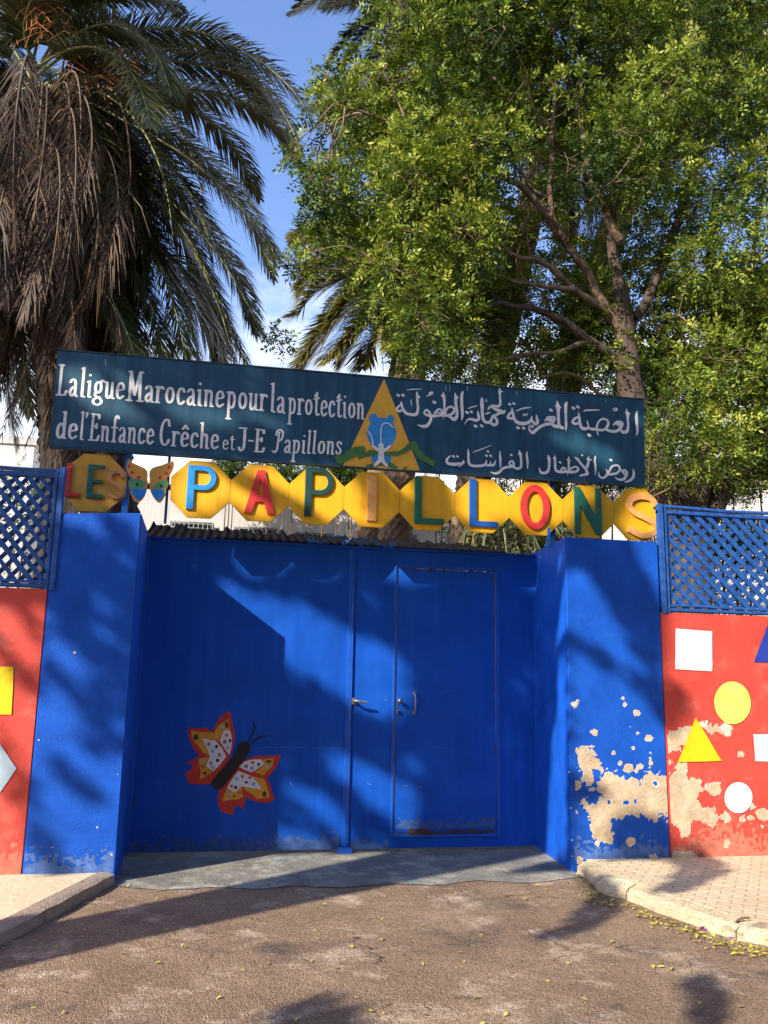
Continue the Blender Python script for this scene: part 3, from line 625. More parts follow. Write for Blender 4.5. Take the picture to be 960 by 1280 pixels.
# scratches in the paint
R = Raster(0.0, 3.7, 0.0, 2.7, 0.004)
for P in ([(320, 935), (360, 934), (400, 935), (437, 934)], [(541, 866), (553, 865), (566, 863)], [(540, 934), (553, 935), (566, 937)], [(503, 982), (510, 982.5)], [(522, 983), (527, 983.3)], [(480, 874), (484, 875)], [(363, 978), (364, 982)], [(301, 895), (301.3, 895.5)], [(459, 979), (464, 981)]):
    R.stroke([(*px(*p), 0.0028 if len(P) < 3 else 0.0017) for p in P], 0)
R.build('scratch', -0.0016, mat('scratched_paint', (0.13, 0.2, 0.42), 0.6), rl)
# splashed dirt along the foot of gate, pillars and walls
def splash(par, x0, x1, z0, h, y, m, seed):
    Rr = Raster(x0, x1, z0, z0 + h, 0.005); Xg, Zg = np.meshgrid(Rr.X, Rr.Z); t = (Zg - z0) / h
    Rr.D = 0.02 * (t ** .6 * 1.5 - 1.12 - fbm(Xg * 4, Zg * 4, seed, 3) * .6 - fbm(Xg * 38, Zg * 38, seed + 3, 3) * .9); Rr.D[-1, :] = 1; return Rr.build('splash_dirt', y, m, par)
M_SPB = mat('dusty_blue', (0.035, 0.085, 0.25), .8, .3, 20); M_SPR = mat('dusty_red', (0.50, 0.14, 0.09), .8, .3, 20); M_SPP = mat('dusty_pillar_blue', (0.06, 0.13, 0.36), .8, .3, 20)
splash(ll, 0.02, XC - .06, .037, .16, -.0012, M_SPB, 5); splash(rl, XC + .03, 2.255, .037, .14, -.0012, M_SPB, 6); splash(wd, 2.32, 3.25, .20, .10, .0028, M_SPB, 9)
splash(PL, -.64, -.012, .075, .22, YF - .0012, M_SPP, 15); splash(PR, 3.62, 4.47, .095, .2, YF - .0012, M_SPP, 16); splash(WR, 4.49, 7.0, .096, .28, YF + .0006, M_SPR, 17); splash(WL, -2.6, -.66, .076, .26, YF + .0006, M_SPR, 18)
# rust runs below the lock and at the hinge side
R = Raster(0.0, 3.7, 0.0, 2.7, 0.004)
for a, b, l in ((2.315, 1.30, .18), (3.25, 2.50, .10), (3.255, .95, .12), (1.90, 1.32, .10), (.03, 2.3, .14), (.03, .5, .12), (2.45, 2.54, .06), (3.05, 2.545, .08)): R.stroke([(a, b, .006), (a + .003, b - l * .5, .004), (a, b - l, .0015)], 0)
R.build('rust_run', -0.0014, mat('thin_rust_run', (0.055, 0.05, 0.10), .8, .3, 30), G)
# scrolls standing on the gate
def scroll(cx, cz, r, turns, a0, tail):
    P = []
    for i in range(26):
        t = i / 25; a = a0 + turns * 2 * math.pi * t; rr = r * (0.18 + 0.82 * t); P.append((cx + rr * math.cos(a), 0.02, cz + rr * math.sin(a)))
    P += [tuple(p) for p in tail]; tubeobj('iron_scroll', P, 0.0065, M_POST, G, 6)
for (pxs, pys, r, d, tl) in [((388), (676), 0.036, 1, [(400, 683), (415, 671), (430, 669)]), ((432), (683), 0.030, -1, [(437, 675), (441, 672)]), ((451), (683), 0.032, 1, [(445, 676), (441, 673)]), ((492), (684), 0.036, -1, [(480, 683), (468, 676), (452, 671)])]:
    x, z = px(pxs, pys, 0.02); z = max(z, GT + 0.022 + r); tl2 = []
    for q in tl: a, b = px(*q, 0.02); tl2.append((a, 0.02, max(b, GT + 0.03)))
    scroll(x, z, r, 1.35, math.pi * (0.2 if d > 0 else 0.8), tl2)

# the butterfly painted on the left leaf
Y0 = -0.002; zb = dict(Y=0.0, o=(200, 860), s=4.8)
def bf(pts, m, lay, name='butterfly_paint', n=1): return sheet(name, XZ(pts, **zb), -0.002 - 0.0012 * lay, m, ll)
redL = [(420, 135), (432, 200), (448, 270), (446, 330), (430, 390), (400, 450), (350, 520), (300, 575), (250, 580), (215, 574), (180, 578), (162, 545), (146, 518), (170, 500), (190, 488), (196, 462), (162, 446), (200, 430), (235, 402), (205, 370), (185, 330), (170, 285), (170, 250), (180, 235), (190, 240), (225, 243), (280, 236), (292, 248), (320, 262), (330, 225), (350, 195), (352, 182), (375, 168), (378, 160), (398, 152), (402, 146)]
bf(redL, M_BFR, 0)
redR = [(726, 400), (722, 420), (712, 440), (700, 470), (690, 485), (665, 515), (640, 545), (665, 585), (668, 625), (690, 660), (670, 680), (640, 692), (590, 684), (550, 672), (512, 655), (508, 700), (494, 735), (485, 715), (460, 705), (448, 722), (436, 765), (405, 752), (385, 748), (362, 742), (362, 720), (346, 700), (352, 665), (345, 650), (355, 620), (385, 570), (420, 520), (460, 470), (500, 440), (550, 415), (600, 405), (660, 408)]
bf(redR, M_BFR, 0)
for p in ([(410, 185), (418, 255), (380, 262), (365, 300), (350, 325), (328, 282), (330, 255), (355, 222), (395, 198)],
          [(188, 250), (215, 262), (320, 268), (342, 312), (296, 312), (254, 300), (290, 385), (300, 408), (262, 390), (232, 350), (205, 320), (190, 285)],
          [(242, 420), (298, 412), (290, 440), (282, 470), (318, 500), (262, 540), (240, 546), (246, 500), (232, 450), (230, 430)],
          [(682, 424), (676, 465), (640, 500), (625, 525), (565, 505), (610, 478), (622, 455), (605, 430), (650, 424)],
          [(545, 528), (625, 542), (642, 590), (658, 655), (580, 665), (555, 640), (520, 620), (495, 590), (610, 608), (580, 560)],
          [(402, 598), (440, 625), (490, 590), (500, 650), (470, 668), (410, 672), (374, 678), (385, 640)]): bf(p, M_BFO, 1)
for p in ([(382, 255), (412, 252), (425, 265), (432, 320), (425, 370), (415, 402), (390, 370), (355, 330)],
          [(254, 300), (296, 312), (335, 316), (372, 360), (398, 410), (360, 460), (320, 500), (276, 468), (290, 440), (300, 410), (285, 370)],
          [(474, 472), (510, 440), (560, 428), (605, 428), (624, 456), (590, 482), (550, 505), (505, 490)],
          [(470, 497), (545, 527), (580, 560), (612, 610), (550, 600), (492, 588), (445, 628), (402, 598), (430, 550)]): bf(p, M_BFW, 2)
dots = [(400, 220, 11, 20, M_BFG), (373, 235, 12, 14, M_BFGY), (400, 282, 9, 11, M_BFD), (388, 324, 11, 13, M_BFD), (420, 316, 9, 10, M_BFK), (406, 357, 11, 13, M_BFB), (216, 295, 15, 18, M_BFG), (292, 336, 10, 11, M_BFD), (339, 351, 9, 11, M_BFK), (317, 379, 11, 12, M_BFB), (356, 401, 10, 11, M_BFD), (345, 434, 11, 10, M_BFK), (305, 450, 9, 10, M_BFD), (317, 476, 11, 12, M_BFB), (257, 437, 14, 12, M_BFGY), (258, 470, 14, 12, M_BFD), (270, 511, 12, 10, M_BFG),
        (652, 441, 17, 9, M_BFG), (643, 472, 14, 12, M_BFGY), (556, 447, 11, 11, M_BFD), (592, 458, 9, 9, M_BFK), (517, 469, 11, 11, M_BFD), (552, 481, 13, 13, M_BFB), (494, 530, 10, 11, M_BFD), (540, 537, 10, 9, M_BFD), (460, 544, 12, 13, M_BFB), (518, 566, 9, 8, M_BFK), (562, 576, 11, 11, M_BFB), (626, 636, 13, 16, M_BFG), (430, 588, 9, 11, M_BFD), (454, 596, 9, 11, M_BFK), (482, 628, 12, 11, M_BFD), (412, 638, 13, 11, M_BFGY), (445, 648, 6, 7, M_BFG)]
for cx, cy, rx, ry, m in dots: bf(disc(cx, cy, rx, ry, 14, rot=random.uniform(-.3, .3)), m, 3, 'painted_dot')
bf([(352, 325), (360, 322), (412, 398), (406, 412)], M_BFR, 3)
bf([(474, 478), (500, 492), (560, 512), (625, 526), (622, 540), (545, 524), (470, 496)], M_BFR, 3)
R = Raster(0.35, 1.35, 0.4, 1.5, 0.0035)
def bx(P): return [(*XZ([(x, y)], **zb)[0], r * 0.00157) for x, y, r in P]
R.stroke(bx([(502, 360, 36), (478, 410, 34), (440, 460, 32), (400, 510, 34), (350, 570, 36)]), 0)
for P in (catmull([(515, 340, 4), (540, 300, 3.5), (558, 265, 3.5), (570, 235, 3.5), (556, 214, 3)], 5), catmull([(545, 335, 4), (575, 308, 3.5), (600, 293, 3), (622, 286, 3.5), (636, 289, 3)], 5), [(480, 340, 5), (462, 362, 3)]): R.stroke(bx(P), 0)
R.build('butterfly_body', -0.002 - 0.0012 * 4, M_BFK, ll)

YG = -0.45                       # the signs stand half way back on the pillars
# ------------------------------------------------------------------ big painted board
B = thing('painted_signboard', 'long navy painted board with white French and Arabic lettering round a yellow triangle', 'sign', loc=(1.9, YG, 3.38))
c4 = [at(72, 438, YG), at(805, 500, YG), at(806, 607, YG), at(62, 558, YG)]
bpoly = [(c4[3][0], c4[3][2]), (c4[2][0], c4[2][2]), (c4[1][0], c4[1][2]), (c4[0][0], c4[0][2])]
YB = YG - 0.004
prism('board_panel', bpoly, YB, YB + 0.03, M_BOARD, B, 0.003)
def edge(a, b, nm='edge_batten'):
    a = np.array(a); b = np.array(b); c = (a + b) / 2; L_ = np.linalg.norm(b - a) / 2; d = (b - a) / (2 * L_)
    V, Fq = obox((c[0], YB + 0.016, c[1]), (d[0] * L_, 0, d[1] * L_), (0, 0.021, 0), (-d[1] * 0.006, 0, d[0] * 0.006)); put(meshobj(nm, V, [tuple(f) for f in Fq], M_BEDGE, B))
bp = [np.array(p) for p in bpoly]; u0 = np.array([0, 0.0075])
edge(bp[0] - u0, bp[1] - u0); edge(bp[3] + u0, bp[2] + u0)
# French lettering: every letter drawn with a broad nib
E1 = lambda cx, cz, rx, rz, n=18, a0=0: [(cx + rx * math.cos(a0 + 2 * math.pi * k / n), cz + rz * math.sin(a0 + 2 * math.pi * k / n)) for k in range(n + 1)]
C_ = lambda *p: catmull(p, 6)
GL = {
 'o': (.64, [E1(.31, .5, .21, .44)]),
 'a': (.58, [C_((.08, .78), (.18, .93), (.32, .93), (.40, .75), (.41, .4), (.42, .12), (.52, .02)), C_((.41, .56), (.26, .50), (.12, .32), (.12, .12), (.24, .03), (.41, .22))]),
 'l': (.34, [[(.13, 1.72), (.13, .05)], [(.03, 1.66), (.13, 1.72)], [(.13, .05), (.27, .03)]]),
 'i': (.34, [[(.14, .95), (.14, .04)], [(.04, .9), (.14, .95)], [(.14, .04), (.26, .03)], [(.14, 1.28), (.14, 1.33)]]),
 'g': (.62, [E1(.28, .62, .18, .32), C_((.42, .86), (.47, 1.02), (.58, 1.0)), C_((.16, .34), (.10, .2), (.2, .08), (.42, .04)), E1(.28, -.2, .26, .2)]),
 'u': (.62, [C_((.13, .95), (.12, .5), (.14, .12), (.26, .03), (.42, .22)), [(.45, .95), (.45, .06)], [(.45, .06), (.57, .03)], [(.03, .93), (.13, .95)]]),
 'e': (.56, [C_((.10, .50), (.28, .54), (.46, .60), (.42, .86), (.28, .96), (.13, .80), (.09, .5), (.12, .18), (.27, .04), (.48, .2))]),
 'M': (.98, [[(.17, 0), (.17, 1.72)], [(.17, 1.7), (.45, .35)], [(.45, .35), (.72, 1.7)], [(.74, 1.72), (.78, 0)], [(.02, .03), (.3, .03)], [(.64, .03), (.94, .03)], [(.06, 1.7), (.2, 1.7)], [(.72, 1.7), (.86, 1.7)]]),
 'r': (.50, [[(.14, .95), (.14, .03)], C_((.14, .6), (.22, .86), (.36, .95), (.46, .84)), [(.04, .93), (.14, .95)], [(.05, .03), (.24, .03)]]),
 'c': (.54, [C_((.45, .76), (.36, .95), (.20, .92), (.10, .65), (.10, .35), (.18, .07), (.32, .04), (.47, .2))]),
 'n': (.64, [[(.13, .95), (.13, .03)], C_((.13, .68), (.25, .92), (.40, .92), (.46, .7), (.46, .4), (.46, .03)), [(.04, .93), (.13, .95)], [(.46, .03), (.56, .03)]]),
 'p': (.64, [[(.13, .95), (.13, -.6)], C_((.13, .74), (.28, .95), (.44, .82), (.49, .5), (.43, .15), (.28, .04), (.13, .2)), [(.03, .93), (.13, .95)], [(.03, -.6), (.25, -.6)]]),
 't': (.46, [C_((.22, 1.4), (.2, .8), (.2, .25), (.27, .05), (.42, .12)), [(.04, 1.02), (.38, 1.1)], [(.08, 1.2), (.24, 1.42)]]),
 'd': (.62, [C_((.43, .74), (.30, .95), (.15, .80), (.10, .45), (.15, .12), (.28, .04), (.43, .25)), [(.46, 1.7), (.46, .05)], [(.46, .05), (.56, .03)], [(.38, 1.66), (.46, 1.7)]]),
 'f': (.46, [C_((.46, 1.5), (.40, 1.66), (.28, 1.6), (.22, 1.3), (.22, .6), (.22, .03)), [(.06, .92), (.4, .92)], [(.1, .03), (.34, .03)]]),
 'h': (.64, [[(.13, 1.7), (.13, .03)], C_((.13, .68), (.25, .92), (.40, .92), (.46, .7), (.46, .4), (.46, .03)), [(.04, 1.66), (.13, 1.7)], [(.46, .03), (.56, .03)]]),
 's': (.52, [C_((.42, .78), (.32, .95), (.17, .92), (.11, .74), (.2, .58), (.34, .44), (.41, .25), (.30, .05), (.14, .06), (.07, .24))]),
 'L': (.64, [[(.18, 1.72), (.16, .05)], [(.02, .04), (.5, .05), (.58, .28)], [(.06, 1.7), (.28, 1.7)]]),
 'E': (.72, [[(.18, 1.7), (.16, .05)], [(.06, 1.68), (.58, 1.66), (.60, 1.42)], [(.17, .93), (.46, .93)], [(.46, .8), (.46, 1.08)], [(.04, .04), (.58, .05), (.66, .35)]]),
 'C': (.74, [C_((.62, 1.3), (.54, 1.66), (.36, 1.7), (.18, 1.35), (.12, .85), (.17, .3), (.34, .04), (.54, .12), (.64, .4))]),
 'J': (.62, [[(.06, 1.68), (.52, 1.7)], C_((.40, 1.7), (.40, .9), (.38, .35), (.28, .06), (.12, .04), (.05, .24))]),
 'P': (.74, [C_((.34, 1.5), (.32, .8), (.28, .25), (.14, .02), (-.04, .12)), C_((.12, 1.3), (.2, 1.62), (.42, 1.7), (.62, 1.5), (.62, 1.15), (.46, .9), (.32, .95))]),
 'ê': (.56, [C_((.10, .50), (.28, .54), (.46, .60), (.42, .86), (.28, .96), (.13, .80), (.09, .5), (.12, .18), (.27, .04), (.48, .2)), [(.12, 1.18), (.28, 1.42), (.44, 1.2)]]),
 "'": (.16, [[(.06, 1.42), (.10, 1.74)]]), '-': (.36, [[(.06, .8), (.28, .8)]]), ' ': (.3, [])}
RB = Raster(-0.88, 4.7, 3.37, 4.30, 0.0034)
GAP = 0.075
def word(txt, a, b, xh_px, stem=.090, thin=.05, yscale=1.0, slant=0.0):
    a = (a[0] + .6, a[1]); b = (b[0] - 1.6, b[1]); A = at(*a, YG); Bq = at(*b, YG); A = np.array([A[0], A[2]]); Bq = np.array([Bq[0], Bq[2]])
    pm = at(a[0], a[1] - xh_px, YG); xh = (pm[2] - A[1]) * yscale; W = sum(GL[c][0] + GAP for c in txt) - .1 - GAP; sx = (Bq[0] - A[0]) / W
    cx = 0
    for ch in txt:
        w, sts = GL[ch]
        for st in sts:
            P = []
            for q in st:
                x = cx + q[0]; t = x / W; z = A[1] + (Bq[1] - A[1]) * t + q[1] * xh; P.append((A[0] + x * sx + slant * q[1] * xh, z))
            RB.stroke(P, stem * sx * 1.0, thin * xh)
        cx += w + GAP
word('La', (70, 494.5), (96.5, 496), 22.5); word('ligue', (99, 496.5), (155, 499.5), 21.5); word('Marocaine', (157.5, 501), (279.5, 509.8), 21.5)
word('pour', (282.5, 510.5), (333, 514), 21.5); word('la', (337, 515), (356, 517), 21); word('protection', (359.5, 517.5), (455.5, 524.5), 20.5)
word('de', (68.5, 548), (96, 549.5), 20); word('l', (98.6, 550), (104.6, 550.3), 20.5, .095); RB.stroke([(*XZ([(109.3, 517)], YG)[0], .012), (*XZ([(108.2, 523)], YG)[0], .004)], 0); word('Enfance', (110.5, 551), (192, 556), 20)
word('Crêche', (197.5, 556.5), (273, 562), 19); word('et', (277, 562), (293.5, 563), 12.5, .07, .05); word('J-E', (297, 563.5), (330.5, 566), 17, .10); word('Papillons', (340.5, 566), (427, 568.5), 17, .085, .05, 1, 0.05)
RB.build('french_lettering', YB - 0.0035, M_LETW, B)
# Arabic lettering: brush strokes (x, y, half width)
RA = Raster(2.1, 4.7, 3.37, 4.32, 0.0033)
PXM = at(600, 540, YG)[0]; PXM = at(601, 540, YG)[0] - PXM
def ar(o, s, *strokes, k=1.0):
    for st in strokes:
        P = catmull(st, 5) if len(st) > 2 else [np.array(q, float) for q in st]
        RA.stroke([(*XZ([(p[0], p[1])], YG, o=o, s=s)[0], max(p[2], 2) / s * PXM * k) for p in P], 0)
def dia(x, y, r=17): return [(x - r * .35, y - r * .2, r * .75), (x + r * .35, y + r * .2, r * .75)]
a1 = ((490, 480), 9.6)
ar(*a1, dia(72, 138, 20), dia(130, 138, 20), [(185, 74, 5), (260, 66, 7), (355, 64, 3)],
   [(108, 212, 4), (112, 245, 14), (128, 300, 16), (165, 350, 18), (230, 370, 18), (290, 362, 18), (310, 300, 15), (303, 220, 15), (303, 160, 17), (298, 110, 10), (298, 96, 4)], [(300, 140, 16), (328, 158, 10)],
   [(112, 248, 12), (75, 275, 12), (55, 305, 13), (85, 330, 15), (112, 318, 12)], [(228, 195, 6), (230, 262, 4)],
   [(478, 108, 16), (445, 112, 10), (455, 128, 10), (480, 120, 9), (440, 142, 7), (408, 150, 4)],
   dia(505, 222, 22),
   [(600, 370, 12), (560, 382, 14), (500, 388, 16), (452, 382, 16), (400, 368, 14), (385, 345, 12), (410, 315, 14), (440, 335, 14), (462, 385, 16), (460, 440, 16), (425, 495, 20), (385, 512, 20), (340, 505, 11), (300, 490, 3)],
   [(500, 385, 12), (520, 340, 12), (560, 305, 12), (590, 320, 12), (600, 350, 10), (590, 375, 12)], [(530, 345, 8), (600, 355, 8)],
   [(612, 415, 4), (622, 340, 12), (626, 260, 14), (625, 190, 16), (615, 140, 18), (614, 104, 4)], [(600, 146, 14), (632, 152, 10)],
   [(590, 378, 14), (660, 380, 16), (715, 362, 16), (745, 315, 14), (715, 275, 12), (665, 290, 12), (640, 340, 12), (630, 375, 12)],
   [(690, 395, 14), (740, 425, 22), (775, 395, 18), (775, 320, 18), (762, 230, 18), (762, 160, 18), (752, 110, 5)], [(765, 150, 16), (786, 165, 10)],
   [(832, 435, 4), (842, 380, 16), (836, 280, 18), (832, 180, 18), (838, 120, 16), (850, 86, 4)])
a2 = ((570, 480), 9.6)
ar(*a2, dia(128, 345, 20), dia(180, 338, 18), [(138, 297, 4), (190, 280, 8), (255, 264, 4)],
   [(100, 485, 3), (140, 430, 10), (190, 425, 16), (240, 440, 16), (272, 415, 16), (262, 360, 14), (258, 320, 4)],
   dia(232, 508, 22), dia(306, 504, 20),
   [(310, 165, 5), (308, 210, 22), (312, 300, 19), (318, 400, 18), (345, 455, 18), (395, 462, 16), (420, 430, 14), (440, 390, 16), (480, 375, 16), (520, 350, 18), (570, 340, 18), (582, 315, 6)],
   [(400, 465, 14), (455, 492, 18), (490, 470, 16), (480, 420, 16), (445, 400, 12)], [(405, 445, 14), (430, 440, 8)],
   [(380, 310, 8), (410, 275, 14), (440, 285, 16), (480, 310, 18), (540, 325, 18)], [(385, 290, 8), (430, 262, 12), (500, 270, 16), (528, 240, 15), (525, 160, 14), (522, 90, 14), (518, 52, 5)], [(510, 92, 10), (552, 92, 8)],
   [(350, 365, 4), (375, 352, 10), (410, 345, 4)], [(360, 182, 4), (362, 212, 8)],
   dia(640, 245, 18), dia(690, 238, 18), [(720, 328, 4), (800, 296, 10), (900, 284, 4)],
   [(800, 380, 5), (812, 362, 5), (820, 380, 6), (835, 362, 5), (840, 382, 6), (855, 355, 5)])
a3 = ((630, 490), 9.6)
ar(*a3, [(92, 190, 4), (98, 230, 14), (112, 300, 18), (140, 355, 20), (200, 380, 22), (270, 375, 20), (320, 345, 18), (330, 300, 8)], [(92, 235, 12), (60, 270, 14), (42, 310, 14), (75, 320, 16), (112, 315, 14)],
   dia(165, 432, 22), dia(232, 436, 20), dia(330, 415, 22),
   [(270, 378, 14), (330, 350, 14), (365, 385, 20), (398, 370, 18), (392, 320, 16), (385, 275, 5)],
   [(298, 410, 6), (300, 450, 12), (340, 490, 20), (385, 455, 18), (440, 415, 18), (500, 390, 18), (560, 380, 18), (595, 345, 16), (600, 310, 16), (555, 305, 14), (520, 315, 20), (490, 350, 8)], [(530, 330, 24), (570, 345, 22)],
   [(560, 380, 18), (610, 412, 20), (650, 415, 20), (700, 432, 20)], dia(560, 220, 22),
   [(700, 435, 12), (660, 400, 18), (650, 320, 19), (648, 230, 20), (645, 180, 26), (635, 112, 5)], [(625, 170, 14), (670, 185, 12)],
   [(738, 465, 4), (742, 400, 15), (738, 300, 17), (736, 200, 19), (740, 150, 18), (750, 122, 8)])
a4 = ((705, 495), 9.6)
ar(*a4, dia(110, 148, 22), dia(162, 134, 22), [(235, 184, 6), (270, 174, 10), (420, 170, 6)],
   [(172, 198, 5), (178, 250, 14), (186, 320, 18), (210, 385, 20), (260, 395, 18), (290, 370, 12), (280, 330, 10), (275, 295, 4)], [(170, 250, 12), (125, 275, 14), (98, 315, 16), (130, 335, 16), (175, 325, 14)],
   [(285, 380, 12), (330, 400, 16), (380, 395, 16), (395, 350, 13), (420, 300, 12), (470, 275, 12), (520, 300, 14), (525, 345, 16), (495, 395, 16), (440, 412, 16), (390, 400, 14)], [(392, 380, 10), (395, 430, 10), (410, 475, 5)],
   dia(300, 472, 24), [(490, 400, 14), (560, 425, 18), (620, 425, 18), (665, 395, 18), (695, 340, 18), (670, 312, 16), (625, 320, 18), (590, 350, 10)], [(640, 335, 24), (670, 350, 24)],
   [(665, 400, 14), (705, 435, 20), (750, 425, 20), (765, 370, 16), (762, 290, 16), (758, 220, 18), (745, 155, 4)], [(740, 205, 14), (782, 215, 8)],
   [(860, 480, 4), (876, 430, 15), (870, 340, 17), (864, 250, 18), (868, 205, 12), (880, 180, 4)], [(580, 168, 4), (610, 150, 9), (636, 160, 9), (620, 178, 8), (590, 178, 4)])
a5 = ((550, 550), 8.0)
ar(*a5, dia(132, 166, 13), dia(172, 166, 13), [(100, 160, 5), (66, 200, 11), (75, 232, 14), (130, 245, 15), (190, 240, 14), (232, 225, 9), (228, 205, 5), (235, 230, 7), (190, 270, 4)],
   [(278, 92, 4), (282, 130, 11), (282, 190, 12), (295, 245, 13), (350, 262, 13), (420, 258, 13), (455, 240, 11), (462, 205, 4)], [(330, 124, 4), (400, 98, 5), (510, 54, 3)],
   dia(478, 118, 13), dia(462, 158, 14), dia(505, 160, 14), [(450, 250, 10), (490, 255, 12), (505, 220, 5)], [(495, 252, 10), (535, 250, 12), (555, 205, 4)],
   [(598, 112, 4), (598, 160, 11), (602, 230, 10), (600, 278, 4)], dia(710, 152, 13),
   [(505, 322, 4), (550, 336, 10), (590, 322, 13), (630, 285, 13), (690, 270, 13), (730, 265, 12), (732, 225, 11), (710, 212, 9), (690, 235, 9), (715, 260, 10)],
   [(720, 262, 10), (770, 288, 12), (805, 270, 12), (808, 200, 11), (800, 140, 14), (788, 108, 5)], [(785, 140, 9), (812, 142, 7)],
   [(868, 120, 5), (865, 160, 11), (873, 220, 11), (872, 285, 4)])
a6 = ((665, 560), 7.11)
ar(*a6, [(62, 182, 5), (75, 215, 10), (105, 224, 12), (140, 205, 12), (150, 150, 11), (148, 95, 13), (140, 64, 4)], [(140, 92, 10), (160, 95, 6)],
   [(200, 70, 5), (202, 110, 11), (203, 170, 11), (215, 205, 12), (260, 215, 12), (300, 212, 11), (345, 216, 12), (395, 208, 11), (408, 185, 9), (385, 168, 8), (350, 180, 8), (320, 210, 9)], [(190, 92, 8), (205, 92, 8)],
   [(255, 212, 9), (262, 185, 9), (285, 178, 9), (295, 200, 9)], dia(247, 130, 12), [(322, 78, 4), (325, 120, 11), (322, 180, 9), (314, 245, 3)], [(312, 105, 8), (335, 110, 6)],
   [(382, 88, 8), (400, 100, 11), (440, 150, 12), (475, 190, 12), (490, 230, 12), (450, 240, 10), (425, 248, 7)], [(500, 78, 5), (498, 130, 13), (480, 190, 12), (488, 235, 12)], [(488, 98, 9), (520, 108, 8)], dia(442, 66, 9),
   [(560, 75, 5), (555, 120, 10), (562, 180, 10), (560, 240, 3)],
   [(590, 220, 6), (595, 250, 9), (625, 268, 10), (660, 245, 11), (665, 210, 8), (655, 190, 4)], [(660, 235, 9), (700, 236, 11), (750, 225, 11), (780, 190, 11), (755, 155, 9), (710, 165, 9), (690, 195, 9), (675, 225, 9)], dia(698, 108, 13),
   [(735, 262, 4), (770, 282, 9), (815, 275, 12), (840, 230, 12), (825, 200, 10), (800, 205, 10), (820, 235, 10)],
   [(895, 190, 5), (902, 225, 12), (890, 270, 12), (850, 298, 10), (820, 300, 4)])
RA.build('arabic_lettering', YB - 0.0035, M_LETW, B)
# emblem: yellow triangle with globe, ribbon and small figure
ez = dict(Y=YG, o=(415, 470), s=7.111)
def em(pts, m, lay, nm): return sheet(nm, XZ(pts, **ez), YB - 0.0015 - 0.0013 * lay, m, B)
em([(462, 25), (785, 852), (95, 800)], M_EMY, 0, 'emblem_triangle')
em(disc(440, 512, 130, 140), M_EMB, 1, 'emblem_globe'); em([(345, 430), (400, 392), (500, 392), (545, 440), (545, 520), (345, 520)], M_EMB, 2, 'emblem_globe')
em(disc(366, 378, 38, 42), M_EMB, 3, 'emblem_globe'); em(disc(519, 382, 31, 36), M_EMB, 3, 'emblem_globe'); em([(348, 700), (525, 705), (522, 768), (352, 765)], M_EMB, 1, 'emblem_globe')
em([(18, 710), (90, 706), (150, 655), (200, 632), (280, 626), (300, 650), (280, 692), (330, 660), (380, 665), (440, 690), (520, 675), (590, 672), (640, 640), (690, 590), (730, 575), (762, 610), (775, 660), (830, 710), (922, 762), (895, 808), (815, 765), (760, 740), (735, 690), (700, 655), (640, 690), (580, 712), (500, 712), (400, 700), (320, 715), (232, 745), (228, 712), (180, 735), (115, 765), (75, 790), (40, 770)], M_EMG, 4, 'emblem_ribbon')
em([(295, 795), (340, 785), (430, 765), (540, 775), (585, 815), (560, 835), (500, 812), (430, 800), (350, 812), (315, 822)], M_EMG, 3, 'emblem_ribbon'); em([(612, 838), (650, 808), (672, 805), (665, 822), (625, 845)], M_EMG, 3, 'emblem_ribbon')
R = Raster(1.4, 2.6, 3.3, 4.25, 0.003)
def ex(P): return [(*XZ([(x, y)], **ez)[0], r * PXM / 7.111) for x, y, r in P]
for P in ([(434, 622, 24), (434, 628, 24)], [(436, 655, 22), (434, 740, 26)], [(365, 628, 10), (400, 655, 12), (436, 668, 16)], [(436, 668, 16), (480, 655, 12), (510, 628, 10)], [(428, 745, 18), (400, 778, 14), (378, 796, 11)], [(440, 745, 18), (465, 778, 14), (485, 798, 11)],
          catmull([(362, 620, 5), (355, 560, 5), (335, 515, 5), (312, 485, 4)], 5), catmull([(434, 600, 5), (432, 520, 5), (440, 450, 5), (470, 420, 5), (510, 432, 5), (540, 462, 4)], 5)): R.stroke(ex(P), 0)
R.build('emblem_figure', YB - 0.0015 - 0.0013 * 6, M_LETW, B)
# paint runs at the top edge
R = Raster(-0.8, 4.7, 4.0, 4.3, 0.004)
for x, y, l in [(132, 450, 7), (557, 483, 7), (562, 482, 8), (584, 484, 5), (646, 490, 5), (757, 500, 3)]: R.stroke([(*XZ([(x, y)], YG)[0], .006), (*XZ([(x, y + l)], YG)[0], .003)], 0)
R.build('paint_run', YB - 0.0015, mat('faded_paint_run', (0.22, 0.32, 0.38), 0.6), B)
# posts that carry the board
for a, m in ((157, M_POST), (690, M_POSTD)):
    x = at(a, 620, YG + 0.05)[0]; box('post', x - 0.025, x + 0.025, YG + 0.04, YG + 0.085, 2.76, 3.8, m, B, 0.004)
box('post', at(208, 620, YG)[0] - .01, at(208, 620, YG)[0] + .012, YG + 0.04, YG + 0.07, 2.8, 3.8, M_POSTD, B, 0.003); box('cross_rail', -0.7, 4.75, YG + 0.045, YG + 0.08, 3.10, 3.14, M_POSTD, B, 0.004)

